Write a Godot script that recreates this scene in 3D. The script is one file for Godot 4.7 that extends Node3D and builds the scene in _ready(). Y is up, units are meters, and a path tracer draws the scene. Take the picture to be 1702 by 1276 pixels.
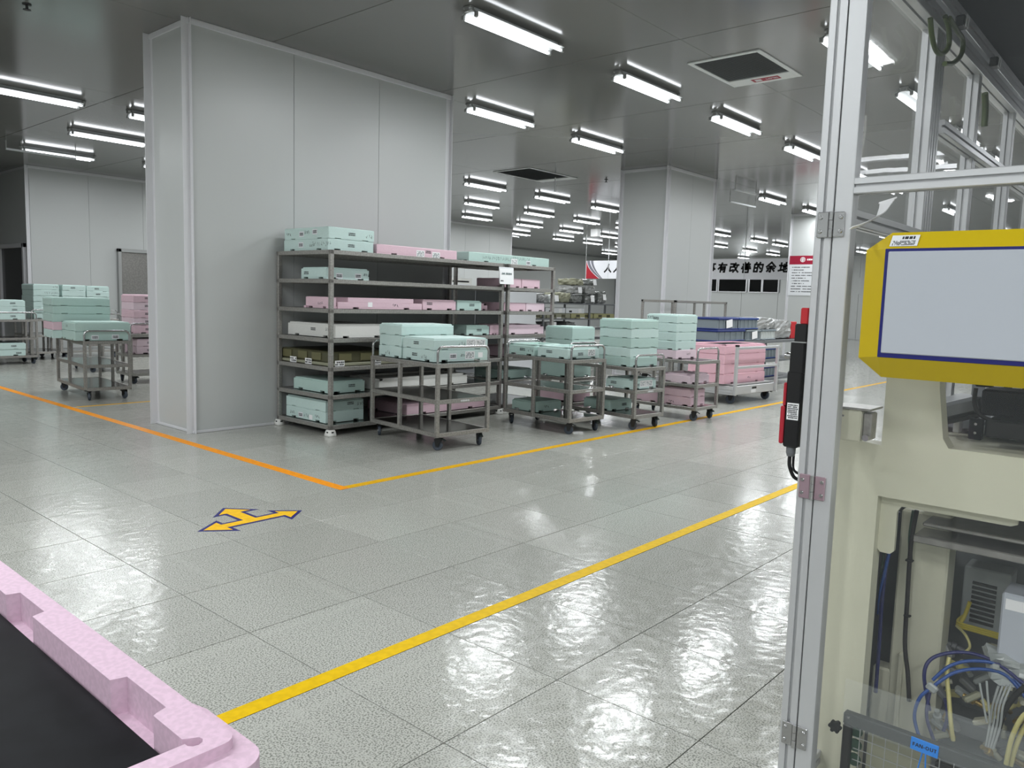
extends Node3D

# ---------------------------------------------------------------- constants
const CEIL := 4.05
const LAMP_ENERGY := 3.9
const TUBE_Y := 3.965
const CAM_POS := Vector3(-1.69959, 1.44611, 3.53635)
const CAM_ROT := Vector3(-0.107081, -0.852088, 0.0294438)

var M := {}            # materials by name
var meshes := {}       # shared meshes by key
var used := {}         # names given out at top level
var rng := RandomNumberGenerator.new()

# ---------------------------------------------------------------- mesh builder
class MB:
	var st := SurfaceTool.new()
	func _init():
		st.begin(Mesh.PRIMITIVE_TRIANGLES)
	func tri(a: Vector3, b: Vector3, c: Vector3, na: Vector3, nb: Vector3, nc: Vector3, ua := Vector2.ZERO, ub := Vector2.ZERO, uc := Vector2.ZERO):
		var g := (a - c).cross(a - b)
		if g.length_squared() < 1e-18:
			return
		if g.dot(na + nb + nc) < 0.0:
			var t := b; b = c; c = t
			var tn := nb; nb = nc; nc = tn
			var tu := ub; ub = uc; uc = tu
		st.set_normal(na); st.set_uv(ua); st.add_vertex(a)
		st.set_normal(nb); st.set_uv(ub); st.add_vertex(b)
		st.set_normal(nc); st.set_uv(uc); st.add_vertex(c)
	func quad(a: Vector3, b: Vector3, c: Vector3, d: Vector3, n: Vector3):
		tri(a, b, c, n, n, n, Vector2(0, 1), Vector2(1, 1), Vector2(1, 0))
		tri(a, c, d, n, n, n, Vector2(0, 1), Vector2(1, 0), Vector2(0, 0))
	# a flat face whose normal points away from a given inside point
	func face(pts: Array, inside: Vector3):
		var n: Vector3 = (pts[1] - pts[0]).cross(pts[2] - pts[0]).normalized()
		if n.dot(pts[0] - inside) < 0.0:
			n = -n
		for i in range(1, pts.size() - 1):
			tri(pts[0], pts[i], pts[i + 1], n, n, n)
	# a box with chamfered edges
	func box(c: Vector3, s: Vector3, bev := 0.0, bs := Basis.IDENTITY):
		var h := s * 0.5
		var b: float = min(bev, min(h.x, min(h.y, h.z)) * 0.8)
		if b <= 0.0:
			for ax in 3:
				for sg in [-1.0, 1.0]:
					var n := Vector3.ZERO; n[ax] = sg
					var u := Vector3.ZERO; u[(ax + 1) % 3] = h[(ax + 1) % 3]
					var v := Vector3.ZERO; v[(ax + 2) % 3] = h[(ax + 2) % 3]
					var o := n * h[ax]
					quad(c + bs * (o - u - v), c + bs * (o + u - v), c + bs * (o + u + v), c + bs * (o - u + v), bs * n)
			return
		for ax in 3:
			var p := (ax + 1) % 3
			var q := (ax + 2) % 3
			for sg in [-1.0, 1.0]:
				var n := Vector3.ZERO; n[ax] = sg
				var u := Vector3.ZERO; u[p] = h[p] - b
				var v := Vector3.ZERO; v[q] = h[q] - b
				var o := n * h[ax]
				quad(c + bs * (o - u - v), c + bs * (o + u - v), c + bs * (o + u + v), c + bs * (o - u + v), bs * n)
			# the four edges along ax
			for s1 in [-1.0, 1.0]:
				for s2 in [-1.0, 1.0]:
					var e1 := Vector3.ZERO; e1[p] = s1 * h[p]; e1[q] = s2 * (h[q] - b)
					var e2 := Vector3.ZERO; e2[p] = s1 * (h[p] - b); e2[q] = s2 * h[q]
					var l := Vector3.ZERO; l[ax] = h[ax] - b
					var n := Vector3.ZERO; n[p] = s1; n[q] = s2
					n = (bs * n).normalized()
					quad(c + bs * (e1 - l), c + bs * (e1 + l), c + bs * (e2 + l), c + bs * (e2 - l), n)
		for sx in [-1.0, 1.0]:
			for sy in [-1.0, 1.0]:
				for sz in [-1.0, 1.0]:
					var n: Vector3 = (bs * Vector3(sx, sy, sz)).normalized()
					var a := c + bs * Vector3(sx * h.x, sy * (h.y - b), sz * (h.z - b))
					var b2 := c + bs * Vector3(sx * (h.x - b), sy * h.y, sz * (h.z - b))
					var d := c + bs * Vector3(sx * (h.x - b), sy * (h.y - b), sz * h.z)
					tri(a, b2, d, n, n, n)
	func span(a: Vector3, b: Vector3, bev := 0.0):     # a box between two corners
		box((a + b) * 0.5, (b - a).abs(), bev)
	func bar(a: Vector3, b: Vector3, w: float, t: float, up := Vector3.UP, bev := 0.0):   # a straight rectangular bar
		var z := (b - a).normalized()
		var x := up.cross(z)
		x = x.normalized() if x.length() > 0.01 else Vector3.RIGHT.cross(z).normalized()
		box((a + b) * 0.5, Vector3(w, t, a.distance_to(b)), bev, Basis(x, z.cross(x), z))
	func tube(pts: Array, r: float, seg := 8, caps := true):
		var rings := []
		var x := Vector3.ZERO
		for i in pts.size():
			var d: Vector3 = (pts[min(i + 1, pts.size() - 1)] - pts[max(i - 1, 0)]).normalized()
			if i == 0:
				x = d.cross(Vector3.UP)
				if x.length() < 0.05:
					x = d.cross(Vector3.RIGHT)
				x = x.normalized()
			else:
				x = (x - d * x.dot(d)).normalized()
			var y := d.cross(x)
			var ring := []
			for k in seg:
				var a := TAU * k / seg
				ring.append(x * cos(a) + y * sin(a))
			rings.append(ring)
		for i in pts.size() - 1:
			for k in seg:
				var k2 := (k + 1) % seg
				var p0: Vector3 = pts[i]
				var p1: Vector3 = pts[i + 1]
				var n00: Vector3 = rings[i][k]
				var n01: Vector3 = rings[i][k2]
				var n10: Vector3 = rings[i + 1][k]
				var n11: Vector3 = rings[i + 1][k2]
				tri(p0 + n00 * r, p0 + n01 * r, p1 + n11 * r, n00, n01, n11)
				tri(p0 + n00 * r, p1 + n11 * r, p1 + n10 * r, n00, n11, n10)
		if caps:
			for e in [0, pts.size() - 1]:
				var d: Vector3 = (pts[0] - pts[1]).normalized() if e == 0 else (pts[e] - pts[e - 1]).normalized()
				for k in range(1, seg - 1):
					tri(pts[e] + rings[e][0] * r, pts[e] + rings[e][k] * r, pts[e] + rings[e][k + 1] * r, d, d, d)
	func cyl(a: Vector3, b: Vector3, r: float, seg := 12):
		tube([a, b], r, seg)
	# a closed flat polygon (xy) given thickness along z, placed by a transform
	func prism(poly: PackedVector2Array, z0: float, z1: float, xf := Transform3D.IDENTITY):
		var idx := Geometry2D.triangulate_polygon(poly)
		var nf: Vector3 = xf.basis * Vector3(0, 0, 1)
		for i in range(0, idx.size(), 3):
			var a := poly[idx[i]]
			var b := poly[idx[i + 1]]
			var c := poly[idx[i + 2]]
			tri(xf * Vector3(a.x, a.y, z1), xf * Vector3(b.x, b.y, z1), xf * Vector3(c.x, c.y, z1), nf, nf, nf)
			tri(xf * Vector3(a.x, a.y, z0), xf * Vector3(b.x, b.y, z0), xf * Vector3(c.x, c.y, z0), -nf, -nf, -nf)
		var area := 0.0
		for i in poly.size():
			area += poly[i].cross(poly[(i + 1) % poly.size()])
		for i in poly.size():
			var a := poly[i]
			var b := poly[(i + 1) % poly.size()]
			var d := (b - a).normalized()
			var n2 := Vector2(d.y, -d.x) * signf(area)
			var n: Vector3 = xf.basis * Vector3(n2.x, n2.y, 0)
			quad(xf * Vector3(a.x, a.y, z0), xf * Vector3(b.x, b.y, z0), xf * Vector3(b.x, b.y, z1), xf * Vector3(a.x, a.y, z1), n)
	func lathe(profile: Array, seg: int, xf := Transform3D.IDENTITY):    # profile of (radius, height) about y
		for i in profile.size() - 1:
			var p: Vector2 = profile[i]
			var q: Vector2 = profile[i + 1]
			var d := (q - p).normalized()
			for k in seg:
				var a0 := TAU * k / seg
				var a1 := TAU * (k + 1) / seg
				var u0 := Vector3(cos(a0), 0, sin(a0))
				var u1 := Vector3(cos(a1), 0, sin(a1))
				var n0: Vector3 = xf.basis * (u0 * d.y + Vector3(0, -d.x, 0))
				var n1: Vector3 = xf.basis * (u1 * d.y + Vector3(0, -d.x, 0))
				var v00: Vector3 = xf * (u0 * p.x + Vector3(0, p.y, 0))
				var v01: Vector3 = xf * (u1 * p.x + Vector3(0, p.y, 0))
				var v10: Vector3 = xf * (u0 * q.x + Vector3(0, q.y, 0))
				var v11: Vector3 = xf * (u1 * q.x + Vector3(0, q.y, 0))
				tri(v00, v01, v11, n0, n1, n1)
				tri(v00, v11, v10, n0, n1, n0)
	func done() -> ArrayMesh:
		return st.commit()

# ---------------------------------------------------------------- scene helpers
func numbered(called: String, parent: Node) -> String:
	var k := str(parent.get_instance_id()) + called
	used[k] = used.get(k, -1) + 1
	return called if used[k] == 0 else "%s_%03d" % [called, used[k]]

func tag(o: Node, label: String, category: String, group := ""):
	o.set_meta("label", label)
	o.set_meta("category", category)
	if group != "":
		o.set_meta("group", group)

func thing(called: String, label: String, category: String, at := Vector3.ZERO, yaw := 0.0, group := "") -> Node3D:
	var o := Node3D.new()
	o.name = numbered(called, self)
	add_child(o, true)
	o.position = at
	o.rotation.y = yaw
	tag(o, label, category, group)
	return o

func part(called: String, mesh: Mesh, mat: Material, parent: Node, at := Vector3.ZERO, bs := Basis.IDENTITY) -> MeshInstance3D:
	var o := MeshInstance3D.new()
	o.name = numbered(called, parent)
	o.mesh = mesh
	o.material_override = mat
	parent.add_child(o, true)
	o.transform = Transform3D(bs, at)
	o.cast_shadow = GeometryInstance3D.SHADOW_CASTING_SETTING_ON
	return o

func struct(called: String, mesh: Mesh, mat: Material, parent: Node = self) -> MeshInstance3D:
	var o := part(called, mesh, mat, parent)
	if parent == self:
		o.set_meta("kind", "structure")
	return o

func bx(s: Vector3, bev := 0.0) -> ArrayMesh:     # a shared chamfered box
	var k := "box%v%f" % [s, bev]
	if not meshes.has(k):
		var m := MB.new()
		m.box(Vector3.ZERO, s, bev)
		meshes[k] = m.done()
	return meshes[k]

func bez(pts: Array, n := 10) -> Array:      # a smooth line through points
	var c := Curve3D.new()
	for i in pts.size():
		var t: Vector3 = (pts[min(i + 1, pts.size() - 1)] - pts[max(i - 1, 0)]) / 6.0
		c.add_point(pts[i], -t, t)
	var out := []
	var steps := n * (pts.size() - 1)
	for i in steps + 1:
		out.append(c.samplef((pts.size() - 1) * float(i) / steps))
	return out

# ---------------------------------------------------------------- materials
func mat(called: String, c: Color, rough := 0.6, metal := 0.0) -> StandardMaterial3D:
	var m := StandardMaterial3D.new()
	m.resource_name = called
	m.albedo_color = c
	m.roughness = rough
	m.metallic = metal
	M[called] = m
	return m

func noise_tex(size: int, freq: float, seed_: int, colors: Array, offs: Array, octaves := 3, kind := FastNoiseLite.TYPE_SIMPLEX, nmap := 0.0) -> NoiseTexture2D:
	var n := FastNoiseLite.new()
	n.noise_type = kind
	n.frequency = freq
	n.seed = seed_
	n.fractal_octaves = octaves
	var t := NoiseTexture2D.new()
	t.width = size
	t.height = size
	t.seamless = true
	t.noise = n
	if nmap > 0.0:
		t.as_normal_map = true
		t.bump_strength = nmap
	else:
		var g := Gradient.new()
		g.offsets = PackedFloat32Array(offs)
		g.colors = PackedColorArray(colors)
		t.color_ramp = g
	return t

func tri_map(m: StandardMaterial3D, scale: float, world := true):
	m.uv1_triplanar = true
	m.uv1_world_triplanar = world
	m.uv1_scale = Vector3.ONE * scale

func make_materials():
	# speckled vinyl floor tiles, four tones
	var speck := noise_tex(1024, 0.11, 3, [Color(0.50, 0.51, 0.49), Color(0.71, 0.72, 0.70), Color(0.765, 0.77, 0.75), Color(0.78, 0.785, 0.765)], [0.2, 0.40, 0.52, 0.85], 2)
	var wavy := noise_tex(512, 0.022, 8, [], [], 3, FastNoiseLite.TYPE_SIMPLEX, 2.2)
	var scuff := noise_tex(512, 0.02, 21, [Color(0.62, 0.62, 0.62), Color(1, 1, 1)], [0.2, 0.8], 4)
	var tones := [1.0, 0.97, 1.02, 0.985]
	for i in 4:
		var f := mat("floor_tile_%d" % i, Color(0.925 * tones[i], 0.92 * tones[i], 0.905 * tones[i]), 0.21)
		f.albedo_texture = speck
		f.normal_enabled = true
		f.normal_texture = wavy
		f.normal_scale = 0.20
		f.roughness_texture = scuff
		tri_map(f, 0.83)
		f.uv1_offset = Vector3(0.37 * i, 0.61 * i, 0.23 * i)
	mat("joint", Color(0.10, 0.10, 0.10), 0.9)
	var panel_wave := noise_tex(512, 0.008, 15, [], [], 2, FastNoiseLite.TYPE_SIMPLEX, 1.2)
	var c := mat("ceiling_paint", Color(0.45, 0.45, 0.44), 0.13)
	c.normal_enabled = true
	c.normal_texture = panel_wave
	c.normal_scale = 0.02
	tri_map(c, 0.5)
	var w := mat("wall_paint", Color(0.735, 0.745, 0.74), 0.34)
	w.normal_enabled = true
	w.normal_texture = panel_wave
	w.normal_scale = 0.04
	tri_map(w, 0.4)
	mat("trim_metal", Color(0.82, 0.82, 0.83), 0.35)
	mat("seam", Color(0.56, 0.57, 0.57), 0.6)
	mat("window_dark", Color(0.035, 0.037, 0.04), 0.15)
	# metals
	var brush := noise_tex(512, 0.03, 5, [Color(0.90, 0.90, 0.90), Color(1, 1, 1)], [0.25, 0.75], 4)
	var s := mat("stainless", Color(0.66, 0.65, 0.63), 0.38, 0.6)
	s.albedo_texture = brush
	tri_map(s, 2.2, false)
	var s2 := mat("stainless_sheet", Color(0.63, 0.62, 0.605), 0.24, 0.65)
	s2.albedo_texture = brush
	tri_map(s2, 1.1, false)
	mat("sheet_mirror", Color(0.50, 0.495, 0.485), 0.17, 1.0)
	mat("chrome", Color(0.70, 0.70, 0.70), 0.2, 0.9)
	mat("galvanised", Color(0.66, 0.665, 0.66), 0.4, 0.7)
	mat("anodised", Color(0.78, 0.785, 0.79), 0.42, 0.45)
	mat("dark_steel", Color(0.19, 0.20, 0.20), 0.45, 0.4)
	mat("black_metal", Color(0.045, 0.046, 0.05), 0.42)
	mat("black_rubber", Color(0.05, 0.05, 0.055), 0.75)
	mat("wheel_grey", Color(0.25, 0.28, 0.32), 0.55)
	mat("brake_green", Color(0.07, 0.12, 0.10), 0.5)
	# foams: fine bead grain
	var bead := noise_tex(256, 0.09, 11, [Color(0.90, 0.90, 0.90), Color(1, 1, 1)], [0.3, 0.7], 3, FastNoiseLite.TYPE_CELLULAR)
	var foams := {"foam_mint": Color(0.735, 0.84, 0.81), "foam_mint_pale": Color(0.80, 0.89, 0.87), "foam_pink": Color(0.905, 0.78, 0.825), "foam_pink_deep": Color(0.92, 0.735, 0.785), "foam_pink_pale": Color(0.93, 0.84, 0.88), "foam_white": Color(0.90, 0.90, 0.88)}
	for k in foams:
		var f := mat(k, foams[k], 0.68)
		f.albedo_texture = bead
		tri_map(f, 9.0, false)
		f.rim_enabled = true
		f.rim = 0.15
	var tray := noise_tex(256, 0.05, 17, [Color(0.955, 0.955, 0.955), Color(1, 1, 1)], [0.3, 0.7], 4)
	var tp := mat("tray_pink", Color(0.83, 0.715, 0.785), 0.6)
	tp.albedo_texture = tray
	tri_map(tp, 5.0, false)
	var bp := mat("panel_black", Color(0.07, 0.075, 0.085), 0.5)
	bp.metallic_specular = 0.2
	bp.albedo_texture = noise_tex(256, 0.02, 19, [Color(0.85, 0.85, 0.85), Color(1, 1, 1)], [0.3, 0.7], 3)
	tri_map(bp, 2.0, false)
	# print and paper
	mat("print_dark", Color(0.16, 0.17, 0.18), 0.7)
	mat("print_soft", Color(0.40, 0.46, 0.46), 0.7)
	mat("paper", Color(0.86, 0.87, 0.88), 0.7)
	mat("paper_bright", Color(0.93, 0.93, 0.93), 0.6)
	mat("ink_black", Color(0.02, 0.02, 0.03), 0.6)
	mat("banner_cloth", Color(0.93, 0.93, 0.95), 0.7)
	mat("banner_grey", Color(0.46, 0.46, 0.50), 0.7)
	mat("red", Color(0.66, 0.10, 0.17), 0.55)
	mat("crimson", Color(0.60, 0.05, 0.19), 0.55)
	mat("red_bright", Color(0.72, 0.12, 0.15), 0.5)
	mat("blue_rim", Color(0.10, 0.17, 0.42), 0.5)
	mat("blue_tote", Color(0.13, 0.25, 0.50), 0.5)
	mat("tote_grey", Color(0.46, 0.50, 0.52), 0.5)
	mat("wrap_grey", Color(0.60, 0.605, 0.60), 0.22)
	mat("wrap_clear", Color(0.77, 0.79, 0.78), 0.16)
	mat("wrap_dark", Color(0.47, 0.48, 0.47), 0.2)
	mat("olive", Color(0.40, 0.39, 0.27), 0.45)
	mat("olive_dark", Color(0.30, 0.295, 0.21), 0.4)
	mat("olive_pale", Color(0.57, 0.57, 0.485), 0.5)
	mat("olive_bright", Color(0.64, 0.63, 0.46), 0.5)
	# floor marking tape
	var grit := noise_tex(256, 0.04, 23, [Color(0.955, 0.945, 0.93), Color(1, 1, 1)], [0.2, 0.7], 4)
	for k in {"tape_yellow": Color(0.90, 0.74, 0.05), "tape_amber": Color(0.86, 0.66, 0.07), "tape_orange": Color(0.95, 0.60, 0.12), "arrow_yellow": Color(0.95, 0.75, 0.15)}.keys():
		var cols := {"tape_yellow": Color(0.90, 0.74, 0.05), "tape_amber": Color(0.86, 0.66, 0.07), "tape_orange": Color(0.95, 0.60, 0.12), "arrow_yellow": Color(0.95, 0.75, 0.15)}
		var f := mat(k, cols[k], 0.5)
		f.metallic_specular = 0.25
		f.albedo_texture = grit
		tri_map(f, 1.7)
	mat("arrow_navy", Color(0.13, 0.13, 0.42), 0.42)
	# machine
	mat("cream", Color(0.79, 0.785, 0.70), 0.45)
	mat("bezel_yellow", Color(0.76, 0.66, 0.05), 0.38)
	mat("screen_blank", Color(0.70, 0.72, 0.75), 0.35)
	mat("screen_border", Color(0.05, 0.07, 0.40), 0.4)
	mat("machine_dark", Color(0.10, 0.105, 0.12), 0.6)
	M.machine_dark.metallic_specular = 0.2
	mat("machine_grey", Color(0.42, 0.43, 0.44), 0.45)
	mat("psu_grey", Color(0.62, 0.64, 0.63), 0.45)
	mat("hose_blue", Color(0.08, 0.27, 0.55), 0.35)
	mat("hose_navy", Color(0.10, 0.12, 0.36), 0.35)
	mat("hose_yellow", Color(0.72, 0.66, 0.20), 0.4)
	mat("hose_cream", Color(0.74, 0.71, 0.46), 0.4)
	mat("hose_clear", Color(0.62, 0.64, 0.63), 0.15)
	mat("hose_green", Color(0.10, 0.24, 0.17), 0.5)
	mat("cable_brown", Color(0.10, 0.075, 0.08), 0.6)
	mat("brass", Color(0.66, 0.56, 0.32), 0.35, 0.7)
	mat("tag_blue", Color(0.10, 0.50, 0.86), 0.5)
	mat("olive_tube", Color(0.25, 0.31, 0.12), 0.5)
	var pane := mat("pane", Color(0.93, 0.96, 0.97, 0.03), 0.02)
	pane.metallic_specular = 0.35
	pane.transparency = BaseMaterial3D.TRANSPARENCY_ALPHA
	var film := mat("film", Color(0.85, 0.88, 0.88, 0.06), 0.04)
	film.metallic_specular = 0.35
	film.transparency = BaseMaterial3D.TRANSPARENCY_ALPHA
	# what gives off light
	var t := mat("tube_glow", Color(0.95, 0.97, 1.0), 0.4)
	t.emission_enabled = true
	t.emission = Color(0.97, 0.985, 1.0)
	t.emission_energy_multiplier = 5.0
	mat("lamp_white", Color(0.86, 0.87, 0.87), 0.4)

# ---------------------------------------------------------------- room
func in_view(p: Vector3, margin := 0.04) -> bool:
	var b := Basis.from_euler(CAM_ROT)
	var q: Vector3 = (p - CAM_POS) * b
	if q.z > -0.3:
		return false
	var x := q.x / -q.z * 1302.54 / 851.0
	var y := q.y / -q.z * 1302.54 / 638.0
	return absf(x) < 1.0 + margin and absf(y) < 1.0 + margin

func build_floor():
	var slab := MB.new()
	slab.span(Vector3(-7, -0.2, -24), Vector3(38.2, -0.004, 9))
	var fl := struct("floor", slab.done(), M.joint)
	var tile := bx(Vector3(0.5962, 0.004, 0.5962), 0.0006)
	var cand := []
	for a in range(-12, 64):
		for b in range(-41, 16):
			var c := Vector3(a * 0.6 + 0.3, 0, b * 0.6 + 0.3)
			if c.x < -6.8 or c.x > 38.0 or c.z < -23.8 or c.z > 8.9:
				continue
			cand.append(c)
	var near := []
	var rest := []
	for c in cand:
		var seen := false
		for dx in [-0.3, 0.0, 0.3]:
			for dz in [-0.3, 0.0, 0.3]:
				if in_view(c + Vector3(dx, 0, dz), 0.0):
					seen = true
		# what stands behind the broad pillar, inside it or behind the machine is not in view
		if c.z < -4.0 and c.x > 2.1 and c.x < 6.5:
			seen = false
		if c.x > 0.6 and c.z > 1.9 + 0.22 * c.x:
			seen = false
		if seen:
			near.append(c)
		else:
			rest.append(c)
	near.sort_custom(func(p, q): return p.distance_squared_to(CAM_POS) < q.distance_squared_to(CAM_POS))
	for i in near.size():
		if i < 296:
			var k := int(absf(near[i].x * 7.3 + near[i].z * 3.1)) % 4
			part("tile", tile, M["floor_tile_%d" % k], fl, near[i] + Vector3(0, -0.002, 0))
		else:
			rest.append(near[i])
	var mm := MultiMesh.new()
	mm.transform_format = MultiMesh.TRANSFORM_3D
	mm.mesh = tile
	mm.instance_count = rest.size()
	for i in rest.size():
		mm.set_instance_transform(i, Transform3D(Basis.IDENTITY, rest[i] + Vector3(0, -0.002, 0)))
	var o := MultiMeshInstance3D.new()
	o.name = "tiles_beyond"
	o.multimesh = mm
	o.material_override = M.floor_tile_0
	o.set_meta("kind", "stuff")
	fl.add_child(o, true)

func build_ceiling():
	var slab := MB.new()
	slab.span(Vector3(-7, CEIL + 0.02, -24), Vector3(38.2, CEIL + 0.25, 9))
	var ce := struct("ceiling", slab.done(), M.seam)
	var panel := bx(Vector3(2.392, 0.02, 3.598), 0.003)
	for a in range(-4, 16):
		for b in range(-6, 3):
			part("panel", panel, M.ceiling_paint, ce, Vector3(a * 2.4 + 1.8, CEIL + 0.01, b * 3.6 + 1.2))

# a pillar or wall block clad in metal sandwich panels; the faces towards -x and +z are clad, the others are plain
func clad_block(called: String, x0: float, x1: float, z0: float, z1: float, nx: int, nz: int):
	var core := MB.new()
	core.span(Vector3(x0 + 0.012, 0.0, z0), Vector3(x1 - 0.012, CEIL, z1 - 0.012))
	var w := struct(called, core.done(), M.seam)
	var pw := (x1 - x0) / nx
	for i in nx:
		part("panel", bx(Vector3(pw - 0.004, CEIL - 0.02, 0.014), 0.002), M.wall_paint, w, Vector3(x0 + pw * (i + 0.5), CEIL * 0.5, z1 - 0.007))
	var pd := (z1 - z0) / nz
	for i in nz:
		part("panel", bx(Vector3(0.014, CEIL - 0.02, pd - 0.004), 0.002), M.wall_paint, w, Vector3(x0 + 0.007, CEIL * 0.5, z0 + pd * (i + 0.5)))
	for i in nz:
		part("panel", bx(Vector3(0.014, CEIL - 0.02, pd - 0.004), 0.002), M.wall_paint, w, Vector3(x1 - 0.007, CEIL * 0.5, z0 + pd * (i + 0.5)))
	var tr := MB.new()
	var t := 0.005
	for c in [Vector2(x0, z1), Vector2(x1, z1), Vector2(x0, z0)]:
		var sx := 1.0 if c.x == x0 else -1.0
		var sz := -1.0 if c.y == z1 else 1.0
		tr.span(Vector3(c.x - sx * t, 0.0, c.y - sz * t), Vector3(c.x + sx * 0.075, CEIL, c.y + sz * 0.002), 0.001)
		tr.span(Vector3(c.x - sx * t, 0.0, c.y - sz * t), Vector3(c.x + sx * 0.002, CEIL, c.y + sz * 0.045), 0.001)
	tr.span(Vector3(x0, CEIL - 0.055, z1), Vector3(x1, CEIL, z1 + 0.02), 0.004)
	tr.span(Vector3(x0 - 0.02, CEIL - 0.055, z0), Vector3(x0, CEIL, z1 + 0.02), 0.004)
	tr.span(Vector3(x1, CEIL - 0.055, z0), Vector3(x1 + 0.02, CEIL, z1 + 0.02), 0.004)
	tr.span(Vector3(x0, 0.0, z1), Vector3(x1, 0.028, z1 + 0.014), 0.004)
	tr.span(Vector3(x0 - 0.014, 0.0, z0), Vector3(x0, 0.028, z1 + 0.014), 0.004)
	part("corner_trim", tr.done(), M.trim_metal, w)

func build_room():
	build_floor()
	build_ceiling()
	clad_block("column", 2.1, 5.61, -4.88, -4.06, 3, 1)
	clad_block("column", 11.62, 13.5, -5.36, -4.32, 2, 1)
	clad_block("column", 20.2, 21.3, -5.38, -4.3, 1, 1)
	# the wall block at the left and behind the pillars
	clad_block("wall_left", 4.4, 20.4, -23.9, -16.0, 13, 6)
	var walls := MB.new()
	walls.span(Vector3(20.41, 0, -24), Vector3(38, CEIL, -23.2))
	struct("wall_back", walls.done(), M.wall_paint)
	walls = MB.new()
	walls.span(Vector3(-7, 0, -24.2), Vector3(4.4, CEIL, -24))
	struct("wall_rear", walls.done(), M.wall_paint)
	walls = MB.new()
	walls.span(Vector3(-7.2, 0, -24), Vector3(-7, CEIL, 9))
	struct("wall_near", walls.done(), M.wall_paint)
	walls = MB.new()
	walls.span(Vector3(-7, 0, 9), Vector3(38.2, CEIL, 9.2))
	struct("wall_right", walls.done(), M.wall_paint)
	# far wall: grey panels below, a band of dark windows above
	walls = MB.new()
	walls.span(Vector3(38.03, 0, -23.2), Vector3(38.2, CEIL, 9))
	var far := struct("wall_far", walls.done(), M.seam)
	for i in 16:
		var z0 := -23.1 + i * 2.0
		part("panel", bx(Vector3(0.03, 2.2, 1.985), 0.003), M.wall_paint, far, Vector3(38.015, 1.1, z0 + 1.0))
		part("panel", bx(Vector3(0.03, 1.05, 1.985), 0.003), M.wall_paint, far, Vector3(38.015, CEIL - 0.53, z0 + 1.0))
	for wz in [[-18.6, -16.55], [-16.45, -14.85], [-14.7, -14.0], [-13.95, -13.1]]:
		var n := struct("window_%d" % (int(absf(wz[0] + 20.0) * 2.0) % 9 + 1), bx(Vector3(0.04, 0.75, wz[1] - wz[0]), 0.004), M.window_dark)
		n.position = Vector3(38.0, 2.6, (wz[0] + wz[1]) * 0.5)
		var fr := MB.new()
		for s in [-1.0, 1.0]:
			fr.box(Vector3(-0.02, 0, s * (wz[1] - wz[0]) * 0.5), Vector3(0.05, 0.8, 0.06), 0.004)
			fr.box(Vector3(-0.02, s * 0.39, 0), Vector3(0.05, 0.05, wz[1] - wz[0]), 0.004)
		part("window_frame", fr.done(), M.trim_metal, n)
	part("panel", bx(Vector3(0.03, 0.8, 21.0), 0.003), M.wall_paint, far, Vector3(38.015, 2.6, -2.5))
	part("panel", bx(Vector3(0.03, 0.8, 4.4), 0.003), M.wall_paint, far, Vector3(38.015, 2.6, -20.9))
	# stainless double door in the left wall
	var d := MB.new()
	d.span(Vector3(6.30, 0.01, -16.0), Vector3(7.98, 2.30, -15.965), 0.004)
	var door := struct("door_1", d.done(), M.stainless_sheet)
	var fr := MB.new()
	fr.span(Vector3(6.22, 0, -16.0), Vector3(6.30, 2.38, -15.90), 0.006)
	fr.span(Vector3(7.98, 0, -16.0), Vector3(8.06, 2.38, -15.90), 0.006)
	fr.span(Vector3(6.22, 2.30, -16.0), Vector3(8.06, 2.38, -15.90), 0.006)
	part("door_frame", fr.done(), M.galvanised, door)
	part("door_gap", bx(Vector3(0.012, 2.28, 0.006)), M.black_rubber, door, Vector3(7.14, 1.15, -15.963))
	# glazed door on the dark side of the wall block
	var sd := MB.new()
	sd.span(Vector3(4.37, 0, -23.9), Vector3(4.384, CEIL - 0.06, -16.08))
	struct("trim_1", sd.done(), M.wall_paint)
	var gd := MB.new()
	gd.span(Vector3(4.352, 0.86, -17.85), Vector3(4.362, 2.28, -16.28))
	var glass := struct("door_2", gd.done(), M.window_dark)
	fr = MB.new()
	for z in [-16.23, -17.86, -19.4]:
		fr.span(Vector3(4.30, 0.0, z - 0.05), Vector3(4.37, 2.38, z + 0.05), 0.006)
	fr.span(Vector3(4.30, 2.28, -19.4), Vector3(4.37, 2.38, -16.18), 0.006)
	fr.span(Vector3(4.30, 0.76, -19.4), Vector3(4.37, 0.86, -16.18), 0.006)
	part("door_frame", fr.done(), M.trim_metal, glass)
	part("lower_panel", bx(Vector3(0.02, 0.74, 3.1), 0.003), M.wall_paint, glass, Vector3(4.36, 0.39, -17.8))
	part("pane", bx(Vector3(0.01, 1.42, 1.4)), M.window_dark, glass, Vector3(4.357, 1.57, -18.62))

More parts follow.
